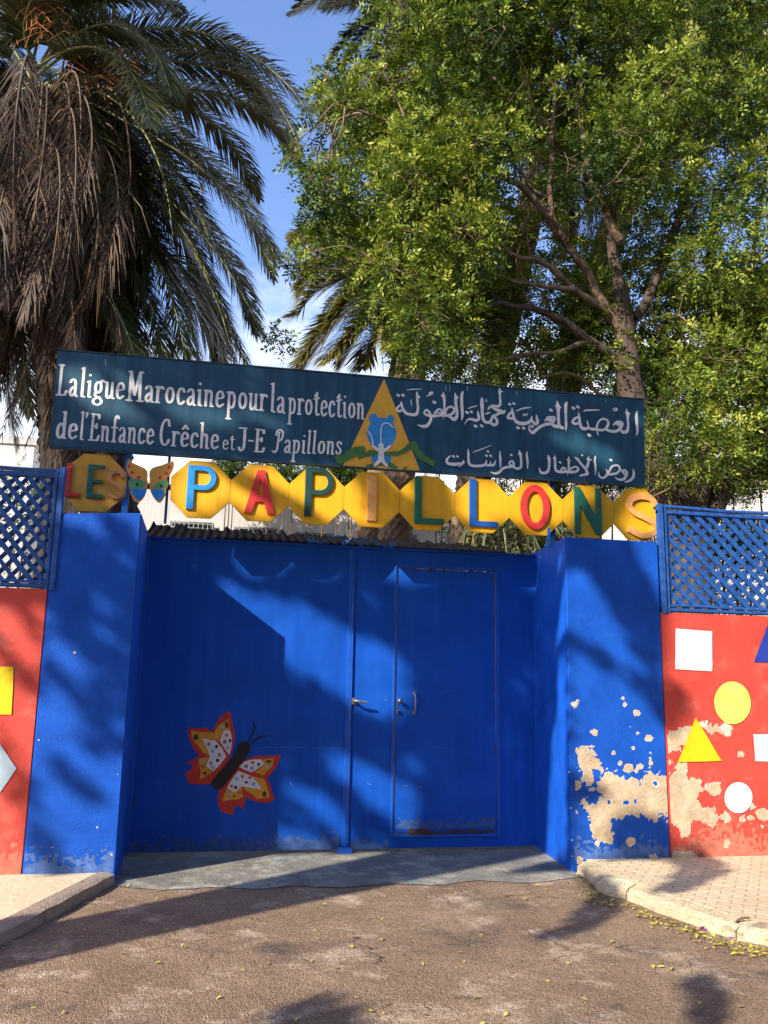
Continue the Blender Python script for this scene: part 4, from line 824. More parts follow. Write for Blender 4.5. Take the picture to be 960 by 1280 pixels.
# ------------------------------------------------------------------ yellow octagon plates with raised letters
def octo(cx, cz, w, h, c=0.30):
    a, b = w / 2, h / 2; cw, ch = c * w, c * h
    return [(cx - a + cw, cz - b), (cx + a - cw, cz - b), (cx + a, cz - b + ch), (cx + a, cz + b - ch), (cx + a - cw, cz + b), (cx - a + cw, cz + b), (cx - a, cz + b - ch), (cx - a, cz - b + ch)]
def letter(ch, x0, x1, z0, z1, m, par, yp, s=None, d=0.022):
    """raised letter filling the box; s = stroke width"""
    w, h = x1 - x0, z1 - z0; s = s or w * 0.27; f = lambda *P: [(x0 + a, z0 + b) for a, b in P]
    def arcp(cx, cz, rx, rz, a0, a1, n=14): return [(cx + rx * math.cos(math.radians(a0 + (a1 - a0) * k / n)), cz + rz * math.sin(math.radians(a0 + (a1 - a0) * k / n))) for k in range(n + 1)]
    if ch == 'L': polys = [f((0, 0), (w, 0), (w, s * .8), (s, s * .8), (s, h), (0, h))]
    elif ch == 'I': polys = [f((0, 0), (w, 0), (w, h), (0, h))]
    elif ch == 'E': polys = [f((0, 0), (w, 0), (w, s * .75), (s, s * .75), (s, h * .5 - s * .35), (w * .92, h * .5 - s * .35), (w * .92, h * .5 + s * .35), (s, h * .5 + s * .35), (s, h - s * .75), (w, h - s * .75), (w, h), (0, h))]
    elif ch == 'N': polys = [f((0, 0), (s, 0), (s, h * .62), (w - s, 0), (w, 0), (w, h), (w - s, h), (w - s, h * .38), (s, h), (0, h))]
    elif ch == 'P':
        zc = h * .72; r = h * .28; o_ = arcp(w - r * .95, zc, r * .95, r, 90, -90); i_ = arcp(w - r * .95, zc, r * .95 - s * .8, r - s * .75, -90, 90)
        polys = [f((0, 0), (s, 0), (s, h * .44), *[(a, b) for a, b in reversed(o_)], (0, h))]
        hole = f((s, i_[0][1]), *i_, (s, i_[-1][1]))
    elif ch == 'A': polys = [f((0, 0), (s, 0), (w * .5 - (w * .5 - s * 1.0) * .55 + 0 * w, h * .27), (w * .5 + (w * .5 - s) * .55, h * .27), (w - s, 0), (w, 0), (w * .5 + s * .48, h), (w * .5 - s * .48, h))]; hole = f((w * .5 - (w * .5 - s) * .40, h * .42), (w * .5 + (w * .5 - s) * .40, h * .42), (w * .5, h * .82))
    elif ch == 'O': polys = [f(*arcp(w / 2, h / 2, w / 2, h / 2, 0, 360, 36)[:-1])]; hole = f(*arcp(w / 2, h / 2, w / 2 - s, h / 2 - s, 0, 360, 36)[:-1])
    elif ch == 'S':
        c = catmull([(w * .93, h * .74), (w * .80, h * .91), (w * .5, h * .955), (w * .2, h * .88), (w * .10, h * .72), (w * .25, h * .57), (w * .55, h * .47), (w * .86, h * .34), (w * .92, h * .18), (w * .72, h * .06), (w * .42, h * .045), (w * .06, h * .17)], 5)
        c = np.array(c); T = np.gradient(c, axis=0); T /= np.linalg.norm(T, axis=1)[:, None]; Nn = np.stack([-T[:, 1], T[:, 0]], 1); hw = s / 2
        polys = [f(*[tuple(p) for p in c + Nn * hw], *[tuple(p) for p in (c - Nn * hw)[::-1]])]
    crv = bpy.data.curves.new(ch, 'CURVE'); crv.dimensions = '2D'; crv.fill_mode = 'BOTH'
    loops = polys + ([hole] if ch in 'PAO' else [])
    for lp in loops:
        sp = crv.splines.new('POLY'); sp.points.add(len(lp) - 1); sp.use_cyclic_u = True
        for q, (a, b) in enumerate(lp): sp.points[q].co = (a, b, 0, 1)
    crv.extrude = d / 2 - 0.003; crv.bevel_depth = 0.003; crv.bevel_resolution = 1; crv.offset = -0.003
    tmp = bpy.data.objects.new('tmp', crv); COL.objects.link(tmp); bpy.context.view_layer.update()
    me = bpy.data.meshes.new_from_object(tmp.evaluated_get(bpy.context.evaluated_depsgraph_get())); bpy.data.objects.remove(tmp); bpy.data.curves.remove(crv)
    me.transform(Matrix(((1, 0, 0, 0), (0, 0, -1, yp - d / 2 - 0.001), (0, 1, 0, 0), (0, 0, 0, 1)))); me.materials.clear(); me.materials.append(m)
    for p in me.polygons: p.material_index = 0; p.use_smooth = False
    return put(link(bpy.data.objects.new('letter', me), par))
OY = YG + 0.012
S1 = thing('letter_sign', 'row of nine joined yellow octagon plates with coloured raised letters over the gate', 'sign', loc=(2.5, OY, 2.86))
joints = [.185, .695, 1.208, 1.703, 2.213, 2.733, 3.256, 3.785, 4.302, 4.790]
lets = [('P', 232, 271.5, 582, 637, M_LBLUE), ('A', 304.5, 346, 587.5, 642, M_RLET), ('P', 380, 417.5, 585, 646, M_GLET2), ('I', 458.5, 471.5, 594, 651, M_PEACH), ('L', 518, 555.5, 597, 655, M_GLET), ('L', 587, 622, 599.5, 658.5, M_DBLUE), ('O', 651, 687, 606, 662, M_RLET), ('N', 719, 751, 609.5, 667, M_GLET), ('S', 784, 822, 618, 671, M_PEACH)]
for k, (ch, xa, xb, ya, yb, m) in enumerate(lets):
    w = joints[k + 1] - joints[k]; cx = (joints[k + 1] + joints[k]) / 2; tilt = random.uniform(-.004, .004)
    pl_ = prism('octagon_plate', octo(cx, 3.112 + tilt, w - 0.0025, 0.506), OY, OY + 0.018, M_PLATE, S1, 0.002)
    p0 = at(xa, yb, OY - .02); p1 = at(xb, ya, OY - .02)
    # account for the slope of the row in the picture
    zc = (at((xa + xb) / 2, yb, OY - .02)[2]); zt = (at((xa + xb) / 2, ya, OY - .02)[2])
    dz = 0.0
    o = letter(ch, p0[0], p1[0], zc + dz, zt + dz, m, pl_, OY, s={'I': None, 'P': .062, 'A': .066, 'L': .066, 'O': .066, 'N': .056, 'S': .062}[ch])
S2 = thing('letter_sign', 'single yellow octagon plate with small red, green and peach letters above the left pillar', 'sign', loc=(-.37, OY, 2.79))
p2 = prism('octagon_plate', octo((at(78, 600, OY)[0] + at(158, 604, OY)[0]) / 2, 3.115, at(158, 604, OY)[0] - at(78, 600, OY)[0], 0.50), OY, OY + 0.018, mat('ochre_plate_paint', (0.70, 0.34, 0.03), 0.5, 0.08, 5), S2, 0.002)
for ch, xa, xb, ya, yb, m, s in [('L', 80, 102, 580, 620, M_RLET, .042), ('E', 107, 131, 581.5, 621.5, M_GLET, .044), ('S', 133, 156.5, 588, 622, mat('dull_peach_letter', (0.62, 0.27, 0.09), 0.5), .032)]:
    p0 = at(xa, yb, OY - .02); p1 = at(xb, ya, OY - .02); letter(ch, p0[0], p1[0], p0[2], p1[2], m, p2, OY, s=s, d=.022)
wire = catmull([at(78, 588, YG - .03), at(95, 582, YG - .04), at(115, 585, YG - .04), at(150, 592, YG - .03)], 6); tubeobj('wire', wire, .0022, M_METAL, S2, 5)
wire = catmull([at(70, 612, YG - .03), at(105, 609, YG - .04), at(130, 611, YG - .04), at(170, 607, YG - .03)], 6); tubeobj('wire', wire, .0018, M_METAL, S2, 5)
# stub in front of the N
sx_ = at(685.5, 650, YG - .06)[0]
S3 = thing('bracket_stub', 'short blue strip standing on the right pillar in front of the green letter N', 'bracket', loc=(sx_, YG - .02, 2.76))
V, Fq = obox((sx_ + .004, YG - .045, 2.84), (.013, 0, 0), (0, .006, 0), (.012, .01, .085)); put(meshobj('flat_bar', V, [tuple(f) for f in Fq], M_POST, S3))
V, Fq = obox((sx_ - .006, YG - .025, 2.765), (.016, 0, 0), (0, .022, 0), (0, 0, .008)); put(meshobj('foot_plate', V, [tuple(f) for f in Fq], M_POST, S3))

# cut-out butterfly between the two plates
zc5 = dict(Y=OY, o=(60, 555), s=5.333)
BF = thing('butterfly_cutout', 'wooden butterfly cut-out in two painted halves beside the big blue letter P', 'ornament', loc=(.03, OY, 2.95))
wl = [(522, 150), (528, 128), (534, 100), (545, 104), (560, 122), (592, 138), (625, 152), (648, 165), (664, 190), (660, 225), (664, 250), (662, 285), (652, 325), (636, 358), (604, 388), (575, 380), (556, 345), (548, 318), (552, 302), (538, 285), (536, 258), (545, 240), (562, 228), (540, 208), (528, 180)]
wr = [(836, 112), (838, 150), (822, 190), (806, 215), (788, 228), (798, 242), (802, 270), (792, 295), (782, 308), (784, 335), (770, 362), (745, 390), (722, 378), (702, 352), (684, 318), (676, 285), (678, 240), (676, 190), (690, 165), (715, 152), (760, 140), (800, 124), (822, 118)]
for poly, up, gr, bl, dts in ((wl, 0, [(545, 240), (565, 230), (620, 240), (655, 262), (628, 290), (590, 302), (556, 300), (541, 280)], [(556, 306), (600, 302), (640, 296), (656, 310), (640, 345), (606, 372), (575, 350)], [(541, 147), (561, 190), (603, 223), (594, 271)]),
                              (wr, 1, [(790, 236), (796, 262), (788, 288), (756, 296), (700, 300), (690, 290), (730, 258), (765, 240)], [(690, 308), (730, 304), (778, 306), (772, 340), (746, 376), (722, 366), (700, 340)], [(807, 156), (787, 195), (745, 224), (755, 279)])):
    w_ = prism('wing', XZ(catmull(poly, 3, True), **zc5), OY, OY + 0.016, M_PEACH if False else mat('orange_wing', (0.72, 0.33, 0.05), 0.5), BF, 0.002)
    sheet('painted_patch', XZ(catmull(gr, 3, True), **zc5), OY - 0.0015, M_GMID, w_); sheet('painted_patch', XZ(catmull(bl, 3, True), **zc5), OY - 0.002, M_LBLUE, w_)
    for q, (a, b) in enumerate(dts): sheet('painted_dot', XZ(disc(a, b, 11, 12, 12), **zc5), OY - 0.003, M_GLET2 if q == 3 else M_RLET, w_)
# ------------------------------------------------------------------ corrugated awning just behind the gate
AW = thing('corrugated_awning', 'dark corrugated awning behind the top edge of the metal gate', 'awning', loc=(1.8, 1.5, 0))
def awning():
    a0, a1 = at(186, 656, 2.3), at(662, 686, 2.3); xs = np.arange(-0.15, 3.9, 0.0125); V = []; rows = 5
    for j in range(rows + 1):
        t = j / rows
        for x in xs:
            zb = a0[2] + (a1[2] - a0[2]) * (x - a0[0]) / (a1[0] - a0[0]); z = (2.70 + (zb - 2.70) * t)
            z += 0.011 * math.sin(x * 2 * math.pi / 0.095) + (float(0.060 * fbm(np.array(x * 14), np.array(.5), 3, 3)) if j == rows else 0) - (0.10 if j == 0 else 0); V.append((x, 0.3 + 2.0 * t, z))
    n = len(xs); Fq = [(j * n + i, j * n + i + 1, (j + 1) * n + i + 1, (j + 1) * n + i) for j in range(rows) for i in range(n - 1)]
    put(npmesh('corrugated_sheet', V, Fq, M_CORR, AW, smooth=True))
    for x in (0.05, 3.6): box('awning_post', x, x + 0.07, 2.15, 2.22, 0, 2.7, M_CORR, AW, 0.004)
    box('purlin', -0.1, 3.85, 1.1, 1.16, 2.60, 2.66, M_CORR, AW)
awning()

# ------------------------------------------------------------------ houses behind
def house(label, x0, x1, Y, depth, zt, m, wins, parapet=0.25):
    t = thing('house', label, 'building', loc=((x0 + x1) / 2, Y + depth / 2, 0)); box('house_wall', x0, x1, Y, Y + depth, -0.01, zt, m, t, 0.02)
    box('roof_parapet', x0 - 0.06, x1 + 0.06, Y - 0.06, Y + depth + 0.06, zt + 0.002, zt + parapet, m, t, 0.02)
    for (a, b, c, d) in wins:
        f = box('window', a, b, Y - 0.03, Y - 0.001, c, d, M_GRILLE, t, 0.005); box('pane', a + .06, b - .06, Y - 0.036, Y - 0.031, c + .06, d - .06, M_GLASS, f)
        Bt = Batch(); nb = max(4, int((b - a) / 0.12))
        for q in range(nb + 1):
            x = a + (b - a) * q / nb; V, Fq = obox((x, Y - 0.12, (c + d) / 2), (.011, 0, 0), (0, .011, 0), (0, 0, (d - c) / 2)); Bt.add(V, Fq)
        for z in (c + .03, (c + d) / 2, d - .03, d - .18): V, Fq = obox(((a + b) / 2, Y - 0.12, z), ((b - a) / 2, 0, 0), (0, .010, 0), (0, 0, .014)); Bt.add(V, Fq)
        put(Bt.build('grille', M_GRILLE, f, smooth=False))
        box('window_sill', a - .08, b + .08, Y - 0.10, Y - 0.002, c - .09, c - .003, m, t, 0.005)
    return t
def hw(Y, lst, h=1.3):
    r = []
    for a, b, y in lst:
        p, q = at(a, y, Y), at(b, y, Y); r.append((p[0], q[0], p[2] - h, p[2]))
    return r
YH = 15.0
zt = at(300, 612, YH)[2]
house('white house with barred windows seen between the board and the gate', at(150, 600, YH)[0], at(640, 600, YH)[0], YH, 7, zt, M_HOUSE, hw(YH, [(213, 266, 651), (293, 346, 658), (369, 419, 665), (505, 520, 668)]))
z2 = at(20, 556, YH + 3)[2]
house('grey white house behind the left lattice panel and palm trunk', at(-260, 560, YH + 3)[0], at(44, 560, YH + 3)[0], YH + 3, 8, z2, M_HOUSE, hw(YH + 3, [(-90, -40, 620)]))
z3 = at(900, 574, YH + 4)[2]
house('pinkish white house behind the leafy tree and right lattice panel', at(700, 600, YH + 4)[0], at(1120, 600, YH + 4)[0], YH + 4, 9, z3 - 0.25, M_HOUSE2, hw(YH + 4, [(905, 950, 640), (1000, 1040, 640)]))

# ------------------------------------------------------------------ palms
def frond_arrays(P, Lf, nl, width, droop=0.35, vee=0.5, seedr=0.08, tang=0.62, endf=0.35, rng=RNG):
    """leaflets along rachis P (k,3)"""
    P = np.array(catmull(P, 10)); S = np.concatenate([[0], np.cumsum(np.linalg.norm(np.diff(P, axis=0), axis=1))]); n = nl
    s = S[-1] * (0.10 + 0.90 * (np.arange(n) + rng.uniform(-.3, .3, n)) / n).clip(0.08, 0.999)
    O = np.stack([np.interp(s, S, P[:, i]) for i in range(3)], 1); O2 = np.stack([np.interp(np.minimum(s + 0.05, S[-1]), S, P[:, i]) for i in range(3)], 1); O1 = np.stack([np.interp(s - 0.05, S, P[:, i]) for i in range(3)], 1)
    T = O2 - O1; T /= np.linalg.norm(T, axis=1)[:, None]
    up = np.array([0, 0, 1.0]); side = np.cross(T, up); side /= np.linalg.norm(side, axis=1)[:, None] + 1e-6; nu = np.cross(side, T)
    t = s / S[-1]; prof = np.sin(np.pi * np.clip(0.12 + 0.80 * t, 0, 1)) ** 0.55 * np.where(t > .85, 1 - (t - .85) / .15 * (1 - endf), 1)
    Vs = []; tint = []
    for sg in (-1, 1):
        L = Lf * prof * rng.uniform(.85, 1.1, n); tg = tang + 0.25 * t
        D = T * tg[:, None] + side * sg * (1 - 0.45 * t)[:, None] + nu * vee * rng.uniform(.2, 1.2, n)[:, None] + rng.normal(0, seedr, (n, 3)); D /= np.linalg.norm(D, axis=1)[:, None]
        W = np.cross(D, nu); W /= np.linalg.norm(W, axis=1)[:, None] + 1e-6; W = W * .8 + T * .2
        dr = droop * rng.uniform(.5, 1.4, n)
        M1 = O + D * (L * .5)[:, None] - up * (L * dr * .18)[:, None]; E_ = O + D * (L * .95)[:, None] - up * (L * dr * .75)[:, None]
        w = width * rng.uniform(.8, 1.2, n)[:, None]
        Vs.append(np.stack([O - W * w * .35, O + W * w * .35, M1 + W * w * .5, M1 - W * w * .5, E_ + W * w * .08, E_ - W * w * .08], 1))
        tint.append(np.clip(rng.normal(.45, .2, n), 0, 1))
    V = np.concatenate(Vs).reshape(-1, 3); k = len(V) // 6; b = np.arange(k)[:, None] * 6
    Fq = np.concatenate([b + [0, 1, 2, 3], b + [3, 2, 4, 5]], 1).reshape(-1, 4); return V, Fq, np.repeat(np.concatenate(tint), 2), P
def frond(tree, P, Lf=.5, nl=95, width=.03, m=M_FROND, rm=M_RACH, r0=.028, name='frond', **k):
    V, Fq, tint, C = frond_arrays(P, Lf, nl, width, **k)
    R_ = np.linspace(r0, r0 * .2, len(C)); tv, tf = tube(C, R_, 5)
    o = put(npmesh(name, V, Fq, m, tree, tint=tint)); put(npmesh('rachis', tv, tf, rm, o, smooth=True)); return o
def dead_frond(tree, P, **k): return frond(tree, P, Lf=k.pop('Lf', .42), nl=k.pop('nl', 70), width=.022, m=M_DEAD, rm=M_RACHD, r0=.022, name='dead_frond', droop=1.3, vee=-.1, seedr=.25, tang=1.1, **k)
def trunk_mesh(P, R, m, parent, boot=0.03, name='trunk', nring=14, step=.05):
    """palm stem covered with diamond leaf scars"""
    P = np.array(catmull(P, 12)); S = np.concatenate([[0], np.cumsum(np.linalg.norm(np.diff(P, axis=0), axis=1))]); n = int(S[-1] / step) + 2; s = np.linspace(0, S[-1], n)
    C = np.stack([np.interp(s, S, P[:, i]) for i in range(3)], 1); rr = np.interp(s / S[-1], np.linspace(0, 1, len(R)), R); K = nring * 6
    a = np.linspace(0, 2 * np.pi, K, endpoint=False); A, SS = np.meshgrid(a, s)
    row = SS / 0.13; u = (A / (2 * np.pi) * nring + 0.5 * (np.floor(row) % 2)) % 1; vv = row % 1
    h = (1 - np.abs(u - .5) * 2) * (1 - vv) ** .7; noise = fbm(A * 6, SS * 9, 3, 3) * .4
    rad = rr[:, None] + boot * (h * 1.6 + noise); V = np.stack([C[:, 0][:, None] + rad * np.cos(A), C[:, 1][:, None] + rad * np.sin(A), np.repeat(C[:, 2][:, None], K, 1)], 2).reshape(-1, 3)
    i, j = np.meshgrid(np.arange(K), np.arange(n - 1)); i = i.ravel(); j = j.ravel()
    Fq = np.stack([j * K + i, j * K + (i + 1) % K, (j + 1) * K + (i + 1) % K, (j + 1) * K + i], 1); return put(npmesh(name, V, Fq, m, parent))
def rnd_frond_path(c, az, el, L, droop):
    """arching path: starts at elevation el, bends down"""
    P = [np.array(c, float)]; d = np.array([math.cos(az) * math.cos(el), math.sin(az) * math.cos(el), math.sin(el)]); n = 7
    for k in range(n):
        P.append(P[-1] + d * L / n); d = d + np.array([0, 0, -1]) * droop / n * (1 + .8 * k / n); d /= np.linalg.norm(d)
    return [tuple(p) for p in P]
# --- the big palm on the left
YP = 4.6
tb = at(118, 640, YP); cc = at(48, 95, YP)
T1 = thing('palm_tree', 'big palm at the left with a heavy skirt of dead brown fronds', 'palm tree', loc=(tb[0], YP, 0))
trunk_mesh([(tb[0] + .02, YP, -0.02), (tb[0], YP, 3), (at(112, 450, YP)[0], YP, 5), (at(85, 260, YP)[0], YP, 7.4), (cc[0], cc[1], cc[2] - .75)], [.74, .70, .60, .52, .34], M_PTRUNKSH, T1, .035)
def pxp(lst, Y0_, dY):
    n = len(lst) - 1; return [tuple(at(x, y, Y0_ + (dY * i / n))) for i, (x, y) in enumerate(lst)]
big = [([(40, 100), (20, 150), (-10, 220), (-30, 310), (-40, 400)], -1.6), ([(45, 100), (0, 110), (-50, 170), (-80, 270)], -1.2), ([(30, 90), (-10, 60), (-50, 80), (-90, 150)], -1.4),
 ([(40, 80), (60, 20), (110, -15), (170, -15), (230, 10)], -1.0), ([(45, 85), (90, 45), (140, 30), (190, 60), (215, 120)], -1.5), ([(45, 85), (85, 62), (130, 62), (170, 100), (190, 160)], -1.9), ([(40, 80), (30, 30), (50, -20), (90, -50)], -1.3), ([(30, 200), (10, 290), (0, 380), (8, 470), (20, 560)], .4), ([(40, 220), (30, 320), (28, 420), (38, 520)], .9), ([(40, 220), (0, 330), (-20, 430), (-10, 540)], .2),
 ([(70, 180), (120, 250), (165, 330), (195, 400), (208, 470)], -.9), ([(75, 170), (135, 235), (190, 310), (232, 385), (252, 470)], -.2), ([(70, 190), (105, 270), (130, 350), (160, 420), (178, 480)], -1.4), ([(80, 160), (160, 210), (230, 290), (272, 370), (300, 440), (318, 470)], -.8), ([(80, 190), (130, 300), (150, 390), (156, 470)], .3), ([(75, 170), (150, 250), (215, 340), (262, 420), (275, 480)], .9),
 ([(45, 95), (110, 50), (175, 36), (250, 40), (317, 71), (365, 112), (394, 156)], -1.2), ([(50, 110), (120, 82), (192, 75), (255, 82), (312, 98), (352, 138), (377, 190)], -.3),
       ([(50, 120), (100, 125), (154, 150), (233, 196), (292, 250), (328, 290), (346, 325)], -1.6),
       ([(60, 130), (120, 165), (183, 225), (230, 268), (270, 315), (305, 372), (332, 425)], -1.0), ([(80, 130), (160, 118), (258, 114), (310, 130), (348, 160), (375, 205)], .6),
       ([(60, 150), (120, 200), (172, 280), (205, 345), (222, 400), (235, 460)], -.9),
       ([(70, 140), (150, 190), (210, 260), (250, 330), (278, 396), (296, 470)], -.4), ([(70, 150), (140, 230), (195, 300), (240, 350), (270, 410), (285, 470)], .5),
       ([(55, 140), (110, 205), (150, 290), (165, 370), (180, 470)], .6), ([(50, 80), (90, 20), (140, -25), (200, -40), (260, -20)], -.5), ([(45, 80), (20, 20), (60, -30), (120, -50)], -1),
       ([(60, 125), (140, 135), (220, 170), (280, 225), (320, 285), (343, 350)], .9), ([(70, 130), (140, 160), (205, 215), (255, 280), (300, 350), (322, 420)], 1.2),
       ([(40, 100), (-20, 90), (-60, 130), (-90, 220)], -1), ([(40, 100), (0, 40), (-50, 20), (-110, 60)], 0),
       ([(60, 140), (90, 200), (130, 300), (140, 400), (150, 470)], 1.5), ([(60, 110), (150, 60), (240, 55), (300, 90), (340, 150)], 1.6), ([(60, 120), (150, 95), (230, 125), (290, 180), (325, 250)], 2.0),
       ([(75, 150), (160, 215), (225, 290), (262, 370), (280, 440), (330, 455)][:5], 1.5)]
for P, dy in big: frond(T1, pxp(P, YP, dy), Lf=.66, nl=215, width=.034, droop=.45, vee=.25)
for k in range(30):
    az = RNG.uniform(-.75, 3.6); el = RNG.uniform(-.7, 1.1) if k < 26 else RNG.uniform(-1.0, .1); az = az if k < 26 else RNG.uniform(-.6, 1.3); frond(T1, rnd_frond_path((cc[0], cc[1], cc[2] - .2), az, el, RNG.uniform(3.2, 4.2), RNG.uniform(1.6, 2.8)), Lf=.6, nl=130, width=.042)
for k in range(84):
    az = RNG.uniform(-3.1, 1.0); r = RNG.uniform(.35, .7); h = RNG.uniform(-1.3, -.5) if k < 36 else RNG.uniform(-2.8, -1.0); c = (cc[0] + .3 * math.cos(az), YP + .3 * math.sin(az), cc[2] + h)
    L = RNG.uniform(2.4, 4.9) if k < 44 else RNG.uniform(1.8, 3.6); jx, jy = RNG.normal(0, .28, 2); x = math.cos(az); y = math.sin(az); o_ = RNG.uniform(.5, 1.5)
    dead_frond(T1, [c, (c[0] + x * o_ * .7, c[1] + y * o_ * .7, c[2] + .05), (c[0] + x * o_, c[1] + y * o_, c[2] - L * .3), (c[0] + x * o_ * 1.05 + jx * .5, c[1] + y * o_ * 1.05 + jy * .5, c[2] - L * .65), (c[0] + x * o_ * .95 + jx * 1.4, c[1] + y * o_ * .95 + jy, c[2] - L)], nl=int(RNG.integers(38, 85)), Lf=RNG.uniform(.28, .5))
for P, dy in [([(30, 175), (45, 205), (62, 260), (50, 320), (28, 400)], -1.6), ([(20, 180), (28, 240), (12, 300), (4, 380)], -1.5), ([(60, 200), (85, 260), (100, 330), (140, 380), (152, 430)], -1.4), ([(50, 220), (80, 300), (90, 380), (95, 440)], -1.5), ([(40, 260), (60, 330), (70, 400), (60, 470)], -1.2)]:
    dead_frond(T1, pxp(P, YP - .6, dy + .6), nl=110)
B_ = Batch()
for k in range(34):                                  # orange fruit stalks among the fronds
    c = at(RNG.uniform(20, 60), RNG.uniform(-10, 60), YP - .6); d = np.array([RNG.uniform(-.3, 1), RNG.uniform(-.5, .2), RNG.uniform(-.1, .5)]) * .6
    V, Fq = tube([c, c + d * .5 + [0, 0, .1], c + d + [0, 0, -.1]], [.006, .005, .004], 4); B_.add(V, Fq)
for k in range(60):
    c = at(RNG.uniform(60, 150), RNG.uniform(60, 110), YP - .3); d = np.array([RNG.uniform(.1, 1), RNG.uniform(-.5, .2), RNG.uniform(-.5, .2)]) * .7
    V, Fq = tube([c, c + d * .5 + [0, 0, .05], c + d + [0, 0, -.15]], [.005, .004, .003], 4); B_.add(V, Fq)
B_.build('fruit_stalks', M_FLOWER, T1)['kind'] = 'stuff'

# --- palms behind the leafy tree
def far_palm(label, base_px, crown_px, Y, fronds, nrand, ndead, R, seed, L=3.4, azr=(0, 6.28), m=M_FROND, Lf=.52):
    rng = np.random.default_rng(seed); b = at(base_px[0], base_px[1], Y); c = at(crown_px[0], crown_px[1], Y)
    t = thing('palm_tree', label, 'palm tree', loc=(b[0], Y, 0))
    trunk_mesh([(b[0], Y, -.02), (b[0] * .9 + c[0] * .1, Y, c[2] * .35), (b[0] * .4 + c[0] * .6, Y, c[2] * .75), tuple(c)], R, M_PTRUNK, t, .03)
    for P, dy in fronds: frond(t, pxp(P, Y, dy), Lf=Lf, nl=210, width=.07, m=m)
    for k in range(nrand):
        az = rng.uniform(*azr); el = rng.uniform(-.3, 1.1); frond(t, rnd_frond_path(c, az, el, L * rng.uniform(.85, 1.15), rng.uniform(1.5, 2.4)), Lf=.45, nl=75, width=.04, m=M_FROND if rng.random() < .8 else M_FRONDY)
    for k in range(ndead):
        az = rng.uniform(0, 6.28); x, y = math.cos(az), math.sin(az); o_ = rng.uniform(.35, .9); LL = rng.uniform(1.6, 3.2); c0 = (c[0] + x * .2, c[1] + y * .2, c[2] - rng.uniform(.1, .8))
        dead_frond(t, [c0, (c0[0] + x * o_ * .8, c0[1] + y * o_ * .8, c0[2] - .05), (c0[0] + x * o_, c0[1] + y * o_, c0[2] - LL * .4), (c0[0] + x * o_ * .9, c0[1] + y * o_ * .9, c0[2] - LL)], nl=55)
    return t
far_palm('shorter palm whose yellowed fronds arch out left of the leafy tree above the board', (449, 660), (530, 350), 12.0,
         [([(520, 330), (480, 332), (437, 345), (395, 365), (372, 392), (358, 396)], -.6), ([(525, 345), (485, 355), (440, 378), (402, 415), (375, 452)], -.9), ([(525, 355), (490, 372), (455, 400), (425, 432), (405, 455)], -1.2),
          ([(530, 340), (490, 335), (455, 350), (430, 378), (410, 410)], -.3), ([(530, 350), (500, 385), (470, 420), (455, 460)], -.6), ([(530, 345), (495, 365), (455, 410), (425, 460)], .2), ([(520, 320), (470, 298), (430, 290), (385, 298), (362, 300)], .2), ([(520, 325), (470, 312), (430, 318), (395, 340), (375, 370)], .2), ([(525, 345), (480, 365), (430, 392), (392, 440), (372, 470)], .6), ([(528, 350), (512, 375), (505, 410), (500, 440)], -1.5)], 16, 14, [.36, .32, .32, .28], 5, 3.6, (1.8, 5.2), m=M_FRONDY, Lf=1.0)
far_palm('tall palm whose fronds show at the top left of the leafy tree', (490, 660), (600, -40), 11.0,
         [([(600, -50), (540, -60), (470, -40), (415, -12), (362, 18)], -.3), ([(600, -40), (540, -25), (480, 5), (440, 45), (410, 80)], -.7), ([(600, -35), (550, 0), (505, 40), (465, 80), (440, 112)], .3), ([(600, -40), (520, -35), (450, -5), (400, 10)], .8), ([(600, -30), (560, -10), (500, 15), (455, 50), (425, 95)], -.2), ([(600, -30), (570, 10), (520, 60), (480, 100), (455, 130)], .5), ([(600, -50), (530, -70), (460, -55), (405, -30), (375, -5)], .3)], 16, 26, [.42, .34, .34, .28], 6, 3.8, Lf=.8)
far_palm('palm standing behind the middle of the leafy tree', (575, 670), (700, 120), 8.0, [], 16, 34, [.36, .32, .30, .26], 8, 3.0)
far_palm('palm with a hanging brown skirt behind the right side of the leafy tree', (660, 640), (865, 30), 9.0, [], 20, 40, [.4, .36, .34, .3], 9, 3.4)

